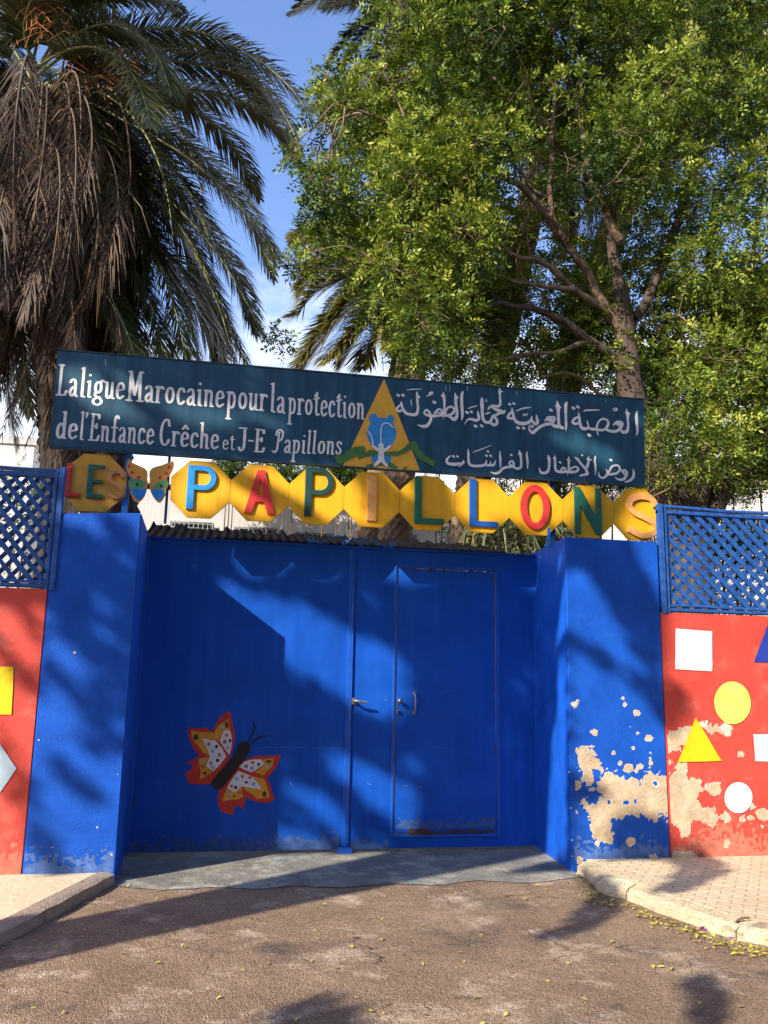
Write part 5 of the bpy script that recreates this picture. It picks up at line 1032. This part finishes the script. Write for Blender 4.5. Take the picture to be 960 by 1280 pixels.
# ------------------------------------------------------------------ the leafy tree on the right
YT = 5.2
LT = thing('leafy_tree', 'large leafy tree with many bare limbs filling the sky right of the gate', 'tree', loc=(*at(862, 640, YT)[:2], 0))
limb_px = [  # (points px, start Y, dY, r0, r1)
 ([(868, 1000), (866, 800), (855, 660), (822, 585), (795, 520), (783, 440), (775, 360)], YT, -.4, .42, .15),
 ([(862, 700), (872, 610), (888, 540), (905, 470), (903, 400), (890, 330), (895, 240)], YT, .3, .24, .07),
 ([(862, 690), (890, 630), (925, 575), (960, 545), (1010, 470)], YT, .8, .26, .14),
 ([(800, 520), (815, 505), (850, 485), (878, 455), (893, 425)], YT - .1, .2, .11, .07),
 ([(785, 430), (755, 385), (735, 345), (705, 300), (688, 250), (690, 160), (700, 60)], YT - .3, -.8, .09, .03),
 ([(785, 440), (765, 395), (718, 362), (680, 330), (640, 320), (600, 300), (540, 280)], YT - .3, -.9, .08, .02),
 ([(778, 455), (735, 425), (700, 400), (660, 385), (610, 380), (560, 390)], YT - .3, -.5, .10, .02),
 ([(775, 360), (765, 290), (770, 200), (760, 100), (765, -30)], YT - .4, .5, .10, .05),
 ([(792, 400), (820, 350), (850, 270), (885, 150), (905, 90), (935, -40)], YT - .2, .2, .10, .05),
 ([(845, 270), (870, 200), (920, 90), (960, 40)], YT, -.6, .05, .02),
 ([(775, 300), (740, 220), (720, 130), (690, 60), (640, -20)], YT - .4, -.5, .08, .03),
 ([(705, 300), (660, 240), (610, 210), (550, 180), (480, 150), (420, 130)], YT - .7, -.6, .07, .012),
 ([(640, 320), (580, 240), (530, 190), (480, 90)], YT - 1.1, -.2, .04, .012),
 ([(720, 362), (690, 360), (650, 352), (600, 340), (540, 330), (470, 330)], YT - .6, -.5, .05, .012),
 ([(735, 425), (700, 440), (650, 445), (600, 460)], YT - .4, -.3, .05, .012),
 ([(800, 520), (760, 500), (720, 470), (670, 470)], YT - .2, -.3, .06, .012),
 ([(905, 470), (930, 400), (945, 300), (960, 200)], YT + .2, -.4, .06, .02),
 ([(905, 440), (880, 380), (860, 330)], YT + .2, .4, .05, .02),
 ([(925, 575), (950, 500), (955, 430), (940, 360)], YT + .5, .3, .08, .03),
 ([(690, 160), (640, 120), (590, 60), (560, 0)], YT - 1.0, .3, .035, .012)]
limbC = []
for i, (P, y0, dy, r0, r1) in enumerate(limb_px):
    n = len(P) - 1; W = [tuple(at(x, y, y0 + dy * k / n)) for k, (x, y) in enumerate(P)]
    if i == 0: W[0] = (W[1][0], W[1][1], -.02)
    C = np.array(catmull(W, 7)); nn = len(C); wob = np.stack([fbm(np.arange(nn) * .35, np.full(nn, i * 3.1), 5 + d, 2) for d in range(3)], 1) * .05; wob[0] = 0; C = C + wob * (1 if i else .4)
    R_ = np.linspace(r0, r1, nn) * (1 + .08 * fbm(np.arange(nn) * .8, np.full(nn, i * 1.7), 4, 2)); limbC.append((C, r1))
    tubeobj('trunk' if i == 0 else 'limb', C, R_, M_BARK if r0 > .09 else M_TWIG, LT, 12 if r0 > .2 else 8)
rb = np.random.default_rng(61)
for k in range(34):                                   # thin branches fanning out of the heavy limbs
    C0 = limbC[rb.choice([0, 3, 4, 5, 6, 7, 8, 10, 11])][0]; a = C0[rb.integers(int(len(C0) * .35), len(C0) - 2)]; d_ = np.array([rb.normal(-.5, .7), rb.normal(-.3, .5), rb.uniform(.1, 1.2)]); d_ /= np.linalg.norm(d_); L_ = rb.uniform(.7, 1.9)
    C = np.array(catmull([a, a + d_ * L_ * .35 + rb.normal(0, .08, 3), a + d_ * L_ * .7 + rb.normal(0, .14, 3), a + d_ * L_ + rb.normal(0, .2, 3)], 5)); limbC.append((C, .008)); tubeobj('branch', C, np.linspace(rb.uniform(.018, .034), .006, len(C)), M_TWIG, LT, 6)
allL = np.vstack([c[int(len(c) * .2):] for c, r in limbC[3:]] + [limbC[0][0][-12:], limbC[1][0][-20:]])
def inside(poly, x, y):
    r = False
    for (x1, y1), (x2, y2) in zip(poly, poly[1:] + poly[:1]):
        if (y1 > y) != (y2 > y) and x < (x2 - x1) * (y - y1) / (y2 - y1) + x1: r = not r
    return r
crown_px = [(418, 105), (462, 88), (492, 40), (510, -120), (1080, -120), (1080, 600), (960, 610), (905, 560), (830, 590), (815, 500), (700, 475), (560, 470), (515, 468), (505, 430), (478, 385), (452, 345), (420, 320), (415, 290), (395, 235), (402, 190), (425, 150), (408, 110)]
clumps = []; rng = np.random.default_rng(21)
def dens(x, y):
    d = 1.0
    if x > 640 and y > 230: d = .55
    if x > 690 and y > 330: d = .85
    if x > 880 and y < 240: d = .7
    if 600 < x < 810 and 235 < y < 450: d = .48
    if 640 < x < 720 and 30 < y < 235: d = .65
    if 800 < x < 880 and 60 < y < 200: d *= .5
    if x < 640 and y < 300: d = 1.15
    return d
tries = 0
while len(clumps) < 520 and tries < 30000:
    tries += 1; x = rng.uniform(390, 1080); y = rng.uniform(-120, 610)
    if not inside(crown_px, x, y) or rng.random() > dens(x, y) / 1.15: continue
    Y = YT + (rng.uniform(-2.1, 1.6) if not (600 < x < 860 and 235 < y < 520) else rng.uniform(-.3, 1.7)) * (1 if x > 480 else .5); r = rng.uniform(.28, .58) * (1 if x > 450 else .7)
    c = at(x, y, Y)
    if any(np.linalg.norm(c - q[0]) < .29 for q in clumps): continue
    clumps.append((c, r))
# wispy ends at the left edge
for (x, y, r) in [(412, 96, .15), (395, 128, .2), (372, 196, .16), (388, 222, .16), (368, 180, .10), (392, 262, .18), (385, 275, .12), (372, 330, .15), (398, 322, .2), (362, 325, .1), (345, 410, .08), (350, 425, .10), (352, 432, .06), (378, 300, .12), (405, 300, .22), (412, 250, .25), (405, 160, .25)]:
    clumps.append((at(x, y, YT - .8 + rng.uniform(-.3, .3)), r))
Tw = Batch(); SO = []; SD = []; ST = []
for c, r in clumps:
    d = np.linalg.norm(allL - c, axis=1); a = allL[np.argmin(d + rng.uniform(0, .5, len(d)))]; mid = (a + c) / 2 + rng.normal(0, .12, 3) + [0, 0, .05]
    if np.linalg.norm(a - c) < 1.5:
        C = np.array(catmull([a, mid, c], 5)); V, Fq = tube(C, np.linspace(.010 + .006 * np.linalg.norm(a - c), .005, len(C)), 5); Tw.add(V, Fq)
    for k in range(int(5 + r * 12)):
        dr = rng.normal(0, 1, 3); dr /= np.linalg.norm(dr); s_ = c + rng.normal(0, .3, 3) * r; e = c + dr * r * rng.uniform(.8, 1.2); V, Fq = tube([s_, s_ + (e - s_) * .33 + rng.normal(0, .06, 3), s_ + (e - s_) * .66 + rng.normal(0, .06, 3), e], [.007, .006, .004, .002], 3); Tw.add(V, Fq)
    n = int(115 * (r / .45) ** 2) + 6
    dr = rng.normal(0, 1, (n, 3)); dr /= np.linalg.norm(dr, axis=1)[:, None]; rad = r * rng.uniform(.35, 1.12, n) ** .7; rad *= 1 + .35 * np.sin(dr[:, 0] * 7 + c[0] * 9) * np.cos(dr[:, 2] * 6 + c[2] * 5)
    SO.append(c + dr * rad[:, None] * [1.1, 1.1, .85]); SD.append(dr + rng.normal(0, .45, (n, 3)) + [0, 0, -.25]); ST.append(np.clip(rng.normal(.13 + .44 * np.clip(rad / r, 0, 1) ** 2 + .12 * dr[:, 2], .15, n) + rng.normal(0, .15), 0, 1))  # tint darker inside and below each clump: shade put into the leaf colour
Tw.build('twigs', M_TWIG, LT)['kind'] = 'stuff'
def sprigs(O, D, tint, leaf=.075, nl=9, seed=1, slen=.22):
    rng = np.random.default_rng(seed); n = len(O); D = D / np.linalg.norm(D, axis=1)[:, None]; ref = rng.normal(0, 1, (n, 3)) * .6 + [0, 0, 1.]
    S = np.cross(D, ref); S /= np.linalg.norm(S, axis=1)[:, None]; Nn = np.cross(S, D); V = []; T = []
    for k in range(nl):
        last = k == nl - 1; t = (k // 2 + 1) / (nl // 2 + 1); sg = 0 if last else (1 if k % 2 else -1)
        base = O + D * (slen * t)[None, None] if False else O + D * (slen * t) - np.array([0, 0, 1]) * (.04 * t * t)
        d = D * (.55 if not last else 1) + S * sg + Nn * rng.uniform(-.1, .45, n)[:, None] + rng.normal(0, .22, (n, 3)); d /= np.linalg.norm(d, axis=1)[:, None]
        w = np.cross(d, Nn + rng.normal(0, .35, (n, 3))); w /= np.linalg.norm(w, axis=1)[:, None]; L = leaf * rng.uniform(.75, 1.2, n)[:, None]
        V.append(np.stack([base, base + d * L * .5 + w * L * .21, base + d * L, base + d * L * .5 - w * L * .21], 1)); T.append(np.clip(tint + rng.normal(0, .10, n), 0, 1))
    V = np.concatenate(V).reshape(-1, 3); return V, np.arange(len(V)).reshape(-1, 4), np.concatenate(T)
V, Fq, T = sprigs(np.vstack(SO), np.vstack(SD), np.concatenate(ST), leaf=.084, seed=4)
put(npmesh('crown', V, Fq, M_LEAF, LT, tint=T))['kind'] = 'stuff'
print('leaf quads', len(Fq))
# leaves close to the camera at the right edge
# shrub with long leaves behind the right half of the gate
def shrub(label, x0, x1, Y, n, h0, h1, seed, mm=M_FROND):
    rng = np.random.default_rng(seed); t = thing('shrub', label, 'shrub', loc=((x0 + x1) / 2, Y, 0)); V = []; T = []
    Bt = Batch()
    for k in range(9):
        x = rng.uniform(x0, x1); v, f = tube([(x, Y, 0), (x + rng.uniform(-.2, .2), Y, h0 * .6), (x + rng.uniform(-.4, .4), Y + rng.uniform(-.3, .3), h1 * .9)], [.03, .02, .01], 6); Bt.add(v, f)
    Bt.build('stems', M_TWIG, t)
    for k in range(n):
        o = np.array([rng.uniform(x0, x1), Y + rng.uniform(-.5, .6), rng.uniform(h0, h1)]); d = np.array([rng.normal(0, .5), rng.normal(0, .5), rng.uniform(-.9, .6)]); d /= np.linalg.norm(d); w = np.cross(d, rng.normal(0, 1, 3)); w /= np.linalg.norm(w); L = rng.uniform(.18, .42); ww = .014
        m_ = o + d * L * .5; e = o + d * L - [0, 0, L * .35]; V += [o - w * ww * .5, o + w * ww * .5, m_ + w * ww, m_ - w * ww, e + w * .002, e - w * .002]; T += [rng.uniform(.2, 1)] * 2
    V = np.array(V); b = np.arange(len(V) // 6)[:, None] * 6; put(npmesh('foliage', V, np.concatenate([b + [0, 1, 2, 3], b + [3, 2, 4, 5]], 1).reshape(-1, 4), mm, t, tint=T))['kind'] = 'stuff'
shrub('green long-leaved shrub hanging over the right end of the gate top', at(590, 690, 3.0)[0], at(720, 690, 3.0)[0], 3.0, 2600, 2.0, at(640, 640, 3.0)[2], 3)
def bush(label, pxr, pyr, Y, n, seed, tmean=.35, lf=.07, rs=1.0):
    rng = np.random.default_rng(seed); t = thing('bush', label, 'bush', loc=(*at(sum(pxr) / 2, pyr[1], Y)[:2], 0)); O = []
    cs = [at(rng.uniform(*pxr), rng.uniform(*pyr), Y + rng.uniform(-.5, .5)) for k in range(14)]
    for c in cs: d = rng.normal(0, 1, (n // 14, 3)); d /= np.linalg.norm(d, axis=1)[:, None]; O.append(c + d * rs * rng.uniform(.2, .55, (len(d), 1)))
    O = np.vstack(O); V, Fq, T = sprigs(O, rng.normal(0, 1, O.shape) + [0, 0, -.2], np.clip(rng.normal(tmean, .15, len(O)), 0, 1), leaf=lf, seed=seed, slen=.22 * rs)
    Bt = Batch()
    for c in cs:
        v, f = tube([(c[0] * .8 + t.location.x * .2, Y, 0), (c[0], Y, c[2] * .5), c], [.04, .03, .01], 6); Bt.add(v, f)
    Bt.build('stems', M_TWIG, t); put(npmesh('foliage', V, Fq, M_LEAF, t, tint=T))['kind'] = 'stuff'
bush('dark bush behind the right lattice panel', (810, 960), (560, 740), 6.8, 2400, 31, .2)
bush('dark bush among the trunks behind the right end of the board', (600, 800), (480, 640), 8.2, 1800, 33, .15)
bush('low bush behind the left lattice panel', (-40, 70), (600, 740), 6.5, 350, 35, .2)

bush('dark bushes standing in front of the white house below the board', (196, 470), (578, 604), 13.6, 2600, 41, .2, .09, 1.1)
bush('green bush behind the plates between the two letters L', (540, 640), (600, 680), 9.5, 700, 42, .3)
bush('dark bush behind the plates left of the right gate pillar', (640, 720), (600, 690), 7.5, 700, 43, .25)
# ------------------------------------------------------------------ street tree out of frame whose shade falls on the gate
K = SUN_H[0] / SUN_H[1]; KZ = 0.925 / SUN_H[1]
def uw(p): return (p[0] - p[1] * K, p[2] + p[1] * KZ)        # where the sun throws a point on the gate plane
class Mask:
    def __init__(s, u0, u1, w0, w1, c): s.u0, s.w0, s.c = u0, w0, c; s.U, s.W = np.meshgrid(np.arange(u0, u1, c), np.arange(w0, w1, c)); s.M = np.zeros(s.U.shape, bool)
    def poly(s, P, val):
        ins = np.zeros(s.U.shape, bool)
        for (x1, y1), (x2, y2) in zip(P, P[1:] + P[:1]): ins ^= ((y1 > s.W) != (y2 > s.W)) & (s.U < (x2 - x1) * (s.W - y1) / (y2 - y1 + 1e-12) + x1)
        s.M[ins] = val
    def cap(s, a, b, r, val):
        a = np.array(a); e = np.array(b) - a; t = np.clip(((s.U - a[0]) * e[0] + (s.W - a[1]) * e[1]) / (e @ e + 1e-9), 0, 1); s.M[np.hypot(s.U - a[0] - t * e[0], s.W - a[1] - t * e[1]) < r] = val
MK = Mask(-2.5, 12.5, -9.0, 4.6, 0.02)
def surf(pts, f, o=(0, 0), s=1.0): return [uw(f(o[0] + x / s, o[1] + y / s)) for x, y in pts]
fY0 = lambda x, y: at(x, y, 0); fYF = lambda x, y: at(x, y, YF); fZ = lambda x, y: atZ(x, y, 0); fX = lambda x, y: atX(x, y, 3.63)
# deep shade: whole gate field and what hangs over it
MK.poly([(1.0, -0.02), (4.45, -0.02), (4.45, 1.9), (4.87, 1.9), (5.9, 2.5), (6.6, 4.3), (-1.2, 4.4), (-0.8, 2.3), (0.6, 1.9), (1.0, 1.9)], True)
g = dict(o=(270, 690), s=3.047)
for P in ([(0, 95), (60, 118), (110, 143), (200, 165), (330, 190), (400, 225), (470, 275), (560, 315), (640, 350), (700, 395), (738, 440), (747, 500), (737, 590), (700, 640), (640, 650), (560, 630), (500, 590), (440, 540), (380, 490), (300, 470), (262, 440), (100, 250), (0, 200)],
          [(575, 132), (600, 135), (630, 178), (690, 195), (650, 215), (600, 205), (560, 165)],
          [(400, 750), (470, 765), (520, 785), (600, 815), (690, 870), (770, 915), (802, 970), (798, 1050), (795, 1145), (730, 1145), (700, 1095), (640, 1030), (560, 950), (480, 870), (420, 800)],
          [(262, 862), (330, 885), (420, 940), (505, 1000), (520, 1100), (500, 1130), (440, 1080), (340, 990), (250, 910)],
          [(190, 1000), (300, 1055), (400, 1105), (440, 1145), (180, 1145)], [(250, 945), (340, 1005), (420, 1085), (380, 1075), (280, 1015)], [(235, 680), (270, 690), (305, 735), (285, 745), (245, 710)], [(760, 780), (790, 800), (780, 860), (740, 850), (700, 800), (700, 760)]): MK.poly(surf(P, fY0, **g), False)
# left pillar: streaks of shade
for P in ([(76, 657), (100, 658), (130, 682), (182, 690), (178, 740), (172, 800), (165, 885), (150, 862), (122, 842), (105, 822), (88, 800), (66, 790), (62, 740), (70, 700)],): MK.poly(surf(P, fYF), True)
def cap(a, b, rp, f, val): MK.cap(uw(f(*a)), uw(f(*b)), rp * .0065, val)
cap((105, 742), (147, 766), 4, fYF, False); cap((108, 780), (152, 812), 6, fYF, False)
cap((56, 838), (95, 868), 8, fYF, True); cap((95, 868), (148, 935), 8, fYF, True); cap((66, 955), (120, 1000), 7, fYF, True); cap((36, 970), (44, 1040), 5, fYF, True); cap((40, 1040), (75, 1095), 9, fYF, True); cap((20, 745), (45, 800), 7, fYF, True); cap((-10, 800), (45, 870), 6, fYF, True); cap((5, 760), (55, 745), 6, fYF, True); cap((-5, 900), (20, 1000), 5, fYF, True)
# right pillar, inner face and front
r4 = dict(o=(640, 660), s=4.364); fI = lambda x, y: atX(640 + x / 4.364, 660 + y / 4.364, 3.63); fF = lambda x, y: at(640 + x / 4.364, 660 + y / 4.364, YF)
MK.poly([(4.3, -0.9), (4.86, -0.9), (4.86, 2.0), (4.3, 2.0)], True); MK.poly([(4.86, -0.9), (5.78, -0.9), (5.78, 1.88), (4.86, 1.88)], False)
MK.poly([uw(fI(*p)) for p in [(245, 150), (310, 155), (310, 610), (240, 680), (222, 670), (240, 580), (255, 450), (248, 300)]], False)
MK.poly([uw(fI(*p)) for p in [(250, 720), (310, 680), (310, 1230), (310, 1820), (180, 1820), (180, 1600), (205, 1222), (215, 1100), (240, 1000)]], False)
for P in ([(305, 20), (580, 30), (640, 110), (690, 200), (740, 300), (790, 350), (812, 500), (815, 900), (830, 1130), (800, 1090), (760, 990), (730, 880), (700, 760), (650, 650), (590, 540), (540, 450), (480, 350), (430, 270), (370, 210), (305, 170)],): MK.poly([uw(fF(*p)) for p in P], True)
MK.cap(uw(fF(300, 620)), uw(fF(560, 760)), .05, True); MK.cap(uw(fF(560, 760)), uw(fF(720, 900)), .07, True)
f5 = lambda x, y: at(660 + x / 3.2, 840 + y / 3.2, YF)
for P in ([(165, 435), (225, 440), (300, 460), (292, 520), (175, 535)], [(330, 600), (400, 590), (560, 590), (575, 770), (330, 775), (345, 680)], [(545, 60), (600, 60), (640, 130), (610, 230), (560, 240), (548, 180)]): MK.poly([uw(f5(*p)) for p in P], True)
# board: patches of light
b1 = lambda x, y: at(55 + x / 4.571, 430 + y / 4.571, YG); b2 = lambda x, y: at(255 + x / 4.571, 440 + y / 4.571, YG); b3 = lambda x, y: at(630 + x / 5.053, 480 + y / 5.053, YG); fYG = lambda x, y: at(x, y, YG)
for f, P in ((b1, [(80, 130), (200, 125), (400, 145), (480, 200), (560, 260), (640, 330), (660, 440), (600, 490), (480, 470), (330, 430), (180, 350), (90, 250)]), (b1, [(640, 300), (960, 330), (960, 480), (700, 450)]), (b2, [(-40, 320), (200, 310), (330, 325), (460, 430), (440, 470), (380, 450), (200, 420), (-40, 450)]), (b2, [(100, 50), (300, 80), (400, 140), (260, 130)]),
             (b3, [(170, 60), (270, 80), (290, 140), (190, 130)]), (b3, [(240, 300), (480, 290), (600, 380), (740, 430), (890, 470), (890, 640), (700, 600), (560, 520), (400, 430), (280, 380)]), (b3, [(800, 200), (890, 200), (890, 320), (820, 300)])): MK.poly([uw(f(*p)) for p in P], False)
# letter plates: mostly sunlit
for a, b_ in (((255, 580), (300, 600)), ((290, 600), (350, 640)), ((300, 615), (365, 625)), ((360, 620), (430, 600)), ((400, 640), (440, 650)), ((500, 640), (560, 640)), ((550, 650), (640, 660)), ((630, 620), (650, 655)), ((650, 620), (700, 650)), ((700, 630), (830, 645)), ((720, 660), (800, 665)), ((560, 610), (600, 620))): MK.cap(uw(fYG(*a)), uw(fYG(*b_)), .10, False)
MK.cap(uw(fYG(84, 629)), uw(fYG(108, 631)), .03, False); MK.cap(uw(fYG(135, 632)), uw(fYG(145, 628)), .03, False); MK.cap(uw(fYG(150, 600)), uw(fYG(156, 630)), .03, False)
MK.poly([uw(fYG(*p)) for p in [(222, 575), (300, 575), (420, 590), (440, 600), (440, 655), (400, 655), (290, 640), (250, 640), (222, 600)]], False)
MK.poly([uw(fYG(*p)) for p in [(500, 590), (830, 615), (830, 668), (500, 652)]], False); MK.cap(uw(fYG(214, 590)), uw(fYG(240, 625)), .07, True)
MK.poly([(.75, 2.40), (5.55, 2.40), (5.55, 2.93), (.75, 2.93)], False); MK.cap(uw(fYG(455, 600)), uw(fYG(480, 650)), .09, True)
for q in (.695, 1.208, 2.213, 2.733, 3.256, 3.785, 4.302): MK.cap((q + .62 - .06, 2.44), (q + .62 + .06, 2.44), .085, True)
# ground
gz = lambda x, y: atZ(560 + x / 2.4, 1050 + y / 2.4)
for P in ([(400, 110), (440, 110), (520, 165), (490, 225), (400, 275), (330, 300), (265, 300), (260, 285), (350, 250), (400, 200), (440, 170)], [(680, 75), (800, 75), (870, 120), (790, 165), (720, 190), (650, 185), (700, 140), (720, 110)], [(700, 420), (780, 400), (830, 500), (800, 600), (740, 600)]): MK.poly([uw(gz(*p)) for p in P], True)
MK.poly([uw(atZ(*p)) for p in [(322, 1268), (360, 1248), (420, 1250), (460, 1290), (330, 1300)]], True)
MK.poly([(1.5, -4.75), (4, -4.6), (6.4, -4.9), (9, -4.5), (12.4, -4.7), (12.4, -8.9), (1.5, -8.9)], True)  # unseen leaves added to shade the street and cut its bounce light
MK.poly([(-1.4, 1.15), (0.62, 1.15), (0.62, 2.3), (-1.4, 2.3)], True); MK.cap((-.9, 2.0), (.2, 1.3), .05, False)
jj, ii = np.nonzero(MK.M); nL = 52000; pick = RNG.integers(0, len(jj), nL)
U = MK.u0 + (ii[pick] + RNG.uniform(0, 1, nL)) * MK.c; W = MK.w0 + (jj[pick] + RNG.uniform(0, 1, nL)) * MK.c; tt = RNG.uniform(6.0, 8.4, nL) + .5 * np.sin(U * 2.1) * np.cos(W * 1.7) + np.clip(-W - 2, 0, 6) * 1.4
O = np.stack([U - SUN_H[0] * tt, -SUN_H[1] * tt, W + .925 * tt], 1)
ST_ = thing('street_tree', 'broad street tree standing across from the gate and shading it', 'tree', loc=(2.95 - 1.27 * 6, -.924 * 6, 0))
d = RNG.normal(0, 1, (nL, 3)); d /= np.linalg.norm(d, axis=1)[:, None]; w = np.cross(d, RNG.normal(0, 1, (nL, 3))); w /= np.linalg.norm(w, axis=1)[:, None]; L = RNG.uniform(.05, .10, nL)[:, None]
V = np.stack([O - d * L, O + w * L * .55, O + d * L, O - w * L * .55], 1).reshape(-1, 3)
put(npmesh('crown', V, np.arange(len(V)).reshape(-1, 4), M_LEAF, ST_, tint=np.clip(RNG.normal(.4, .2, nL), 0, 1)))['kind'] = 'stuff'
def sp(u, w_, t): return (u - SUN_H[0] * t, -SUN_H[1] * t, w_ + .925 * t)
t0 = 6.0
tubeobj('trunk', [sp(2.90, -.925 * t0 - .05, t0), sp(2.92, -4.5, t0), sp(2.95, -3.2, t0), sp(2.93, -2.2, t0), sp(2.98, -1.2, t0), sp(3.05, -.3, t0)], [.48, .38, .335, .33, .38, .46], M_BARK, ST_, 16)
for P, r0, r1 in (([(3.0, -1.3), (2.85, -.3), (3.0, 1.0), (3.2, 2.2), (3.0, 3.4)], .30, .10), ([(3.1, -1.2), (3.5, -.2), (3.85, .9), (4.4, 2.1), (5.2, 3.2)], .30, .08), ([(3.1, 1.2), (2.2, 2.3), (1.2, 2.9), (.2, 3.6)], .14, .05), ([(3.9, 1.0), (4.6, 1.6), (5.3, 1.8), (5.7, 2.9)], .12, .04), ([(3.0, 2.5), (2.5, 3.0), (1.8, 3.9)], .1, .03)):
    C = np.array(catmull([sp(a, b, 6.0 + .25 * k) for k, (a, b) in enumerate(P)], 6)); tubeobj('limb', C, np.linspace(r0, r1, len(C)), M_BARK, ST_, 10)

# ------------------------------------------------------------------ fallen leaves and petals
def litter(name, pts, m, smin, smax, seed, label=None):
    rng = np.random.default_rng(seed); n = len(pts); P = np.array(pts); a = rng.uniform(0, 6.28, n); L = rng.uniform(smin, smax, n)[:, None]; d = np.stack([np.cos(a), np.sin(a), rng.uniform(-.1, .3, n)], 1); w = np.stack([-np.sin(a), np.cos(a), rng.uniform(-.5, .5, n)], 1)
    c = P + [0, 0, .004]; up = np.array([0, 0, 1.]) * L * rng.uniform(.1, .5, (n, 1)); V = np.stack([c - d * L, c + w * L * .45 + up, c + d * L + up * .5, c - w * L * .45 + up], 1).reshape(-1, 3); V[:, 2] = np.maximum(V[:, 2], np.repeat(P[:, 2], 4) + .002)
    return tag(npmesh(name, V, np.arange(len(V)).reshape(-1, 4), m, None, tint=rng.uniform(0, 1, n)), label, None, kind='stuff')
rng = np.random.default_rng(77); pts = []
for k in range(230): pts.append((rng.uniform(-1.2, 4.6), -rng.uniform(.2, 1) ** .8 * 4.2, .007 if False else .004))
pts = [p for p in pts if (p[0] > -.3 or p[1] < -3) and p[0] < 3.3]; pts = [(a, b, .009 if b > -1.18 else .003) for a, b, c in pts]
for k in range(330):
    t = rng.uniform(0, 1) ** .8; i = t * (len(kr_px) - 1); q = int(min(i, len(kr_px) - 2)); f = i - q; x = kr_px[q][0] * (1 - f) + kr_px[q + 1][0] * f; y = kr_px[q][1] * (1 - f) + kr_px[q + 1][1] * f
    p = atZ(x - abs(rng.normal(0, 9)) + 1, y + 2 + abs(rng.normal(0, 7)), .003); pts.append(tuple(p))
for (x, y) in [(160, 1108), (370, 1174), (478, 1268), (632, 1269), (690, 1258), (400, 1214), (303, 1213), (265, 1199), (730, 1145), (826, 1209), (842, 1232), (914, 1199), (765, 1178), (105, 1163), (180, 1190), (62, 1195), (130, 1225), (420, 1210)]: pts.append(tuple(atZ(x, y, .006)))
litter('fallen_leaves', pts, M_LITTER, .010, .024, 5)
litter('fallen_leaves', [(rng.uniform(-1.6, -.15), rng.uniform(-2.2, -1.0), .081) for k in range(12)] + [(rng.uniform(3.7, 7), rng.uniform(-3, -1), .102) for k in range(40)], M_LITTER, .008, .016, 6)
litter('fallen_petals', [tuple(atZ(879 + rng.normal(0, 3), 1160 + rng.normal(0, 1.4), .004)) for k in range(14)] + [tuple(atZ(917 + rng.normal(0, 2.5), 1171 + rng.normal(0, 2), .004)) for k in range(18)] + [tuple(atZ(890 + rng.normal(0, 8), 1163, .004)) for k in range(5)], M_PETAL, .012, .022, 7)
tw = tag(tubeobj('twig', catmull([atZ(918, 1166, .01), atZ(919, 1157, .06), atZ(924, 1149, .112), atZ(937, 1147, .118)], 5), [.012, .012, .011, .010, .009, .009, .009, .008, .008, .008, .008, .007, .007, .006, .006, .005][:16], M_TWIG, None, 6), 'short bent brown twig lying across the cream kerb at the right', 'twig')

# ------------------------------------------------------------------ unseen house and trees added behind the camera to block sky light
t = thing('house', 'added unseen ochre house across the street, blocking sky light from the gate', 'building', loc=(8, -21, 0))
box('house_wall', -11, 32, -26, -17, -.01, 10.5, mat('ochre_render', (0.42, 0.30, 0.18), .9, .1, 1.5, .2, 20), t, .03); box('roof_parapet', -11.1, 32.1, -26.1, -16.9, 10.502, 10.9, M_HOUSE2, t, .02)
for k in range(9):
    for z in (1.2, 4.6, 7.8):
        f = box('window', -8 + 4.2 * k, -6.6 + 4.2 * k, -16.999, -16.95, z, z + 1.7, M_GRILLE, t, .01); box('pane', -7.92 + 4.2 * k, -6.68 + 4.2 * k, -16.949, -16.94, z + .08, z + 1.62, M_GLASS, f)
for k, (x, y, r, lb) in enumerate([(-1.5, -13.8, 3.3, 'added unseen tree left of centre by the ochre house, blocking sky light'), (5.5, -12.6, 3.6, 'added unseen tree in the middle by the ochre house, blocking sky light'), (12.5, -11.5, 3.8, 'added unseen tree rightmost by the ochre house, blocking sky light'), (5.0, -9.6, 3.4, 'added unseen tree nearest the gate, its canopy blocking sky light'), (10.2, -8.2, 3.4, 'added unseen tree right of the one nearest the gate, blocking sky light')]):
    rg = np.random.default_rng(90 + k); T_ = thing('street_tree', lb, 'tree', loc=(x, y, 0)); tubeobj('trunk', [(x, y, 0), (x + .1, y, 2), (x, y + .1, 4.5), (x + .1, y, 8)], [.3, .24, .2, .08], M_BARK, T_, 12)
    cs = rg.normal(0, 1, (46, 3)); cs /= np.linalg.norm(cs, axis=1)[:, None]; cs = cs * rg.uniform(.3, .85, (46, 1)) * [r, r, r * .8] + [x, y, 7.6 + (1.2 if k > 2 else 0)]; O = (cs[rg.integers(0, 46, 9000)] + rg.normal(0, .42, (9000, 3)))
    d = rg.normal(0, 1, O.shape); d /= np.linalg.norm(d, axis=1)[:, None]; w = np.cross(d, rg.normal(0, 1, O.shape)); w /= np.linalg.norm(w, axis=1)[:, None]; V = np.stack([O - d * .14, O + w * .08, O + d * .14, O - w * .08], 1).reshape(-1, 3)
    put(npmesh('crown', V, np.arange(len(V)).reshape(-1, 4), M_LEAF, T_, tint=np.clip(rg.normal(.35, .2, len(O)), 0, 1)))['kind'] = 'stuff'
    for c in cs[:10]: tubeobj('limb', catmull([(x, y, 3.5), tuple((c + [x, y, 4]) / 2), tuple(c)], 4), [.1, .09, .08, .07, .06, .05, .04, .03, .02][:9], M_BARK, T_, 6)
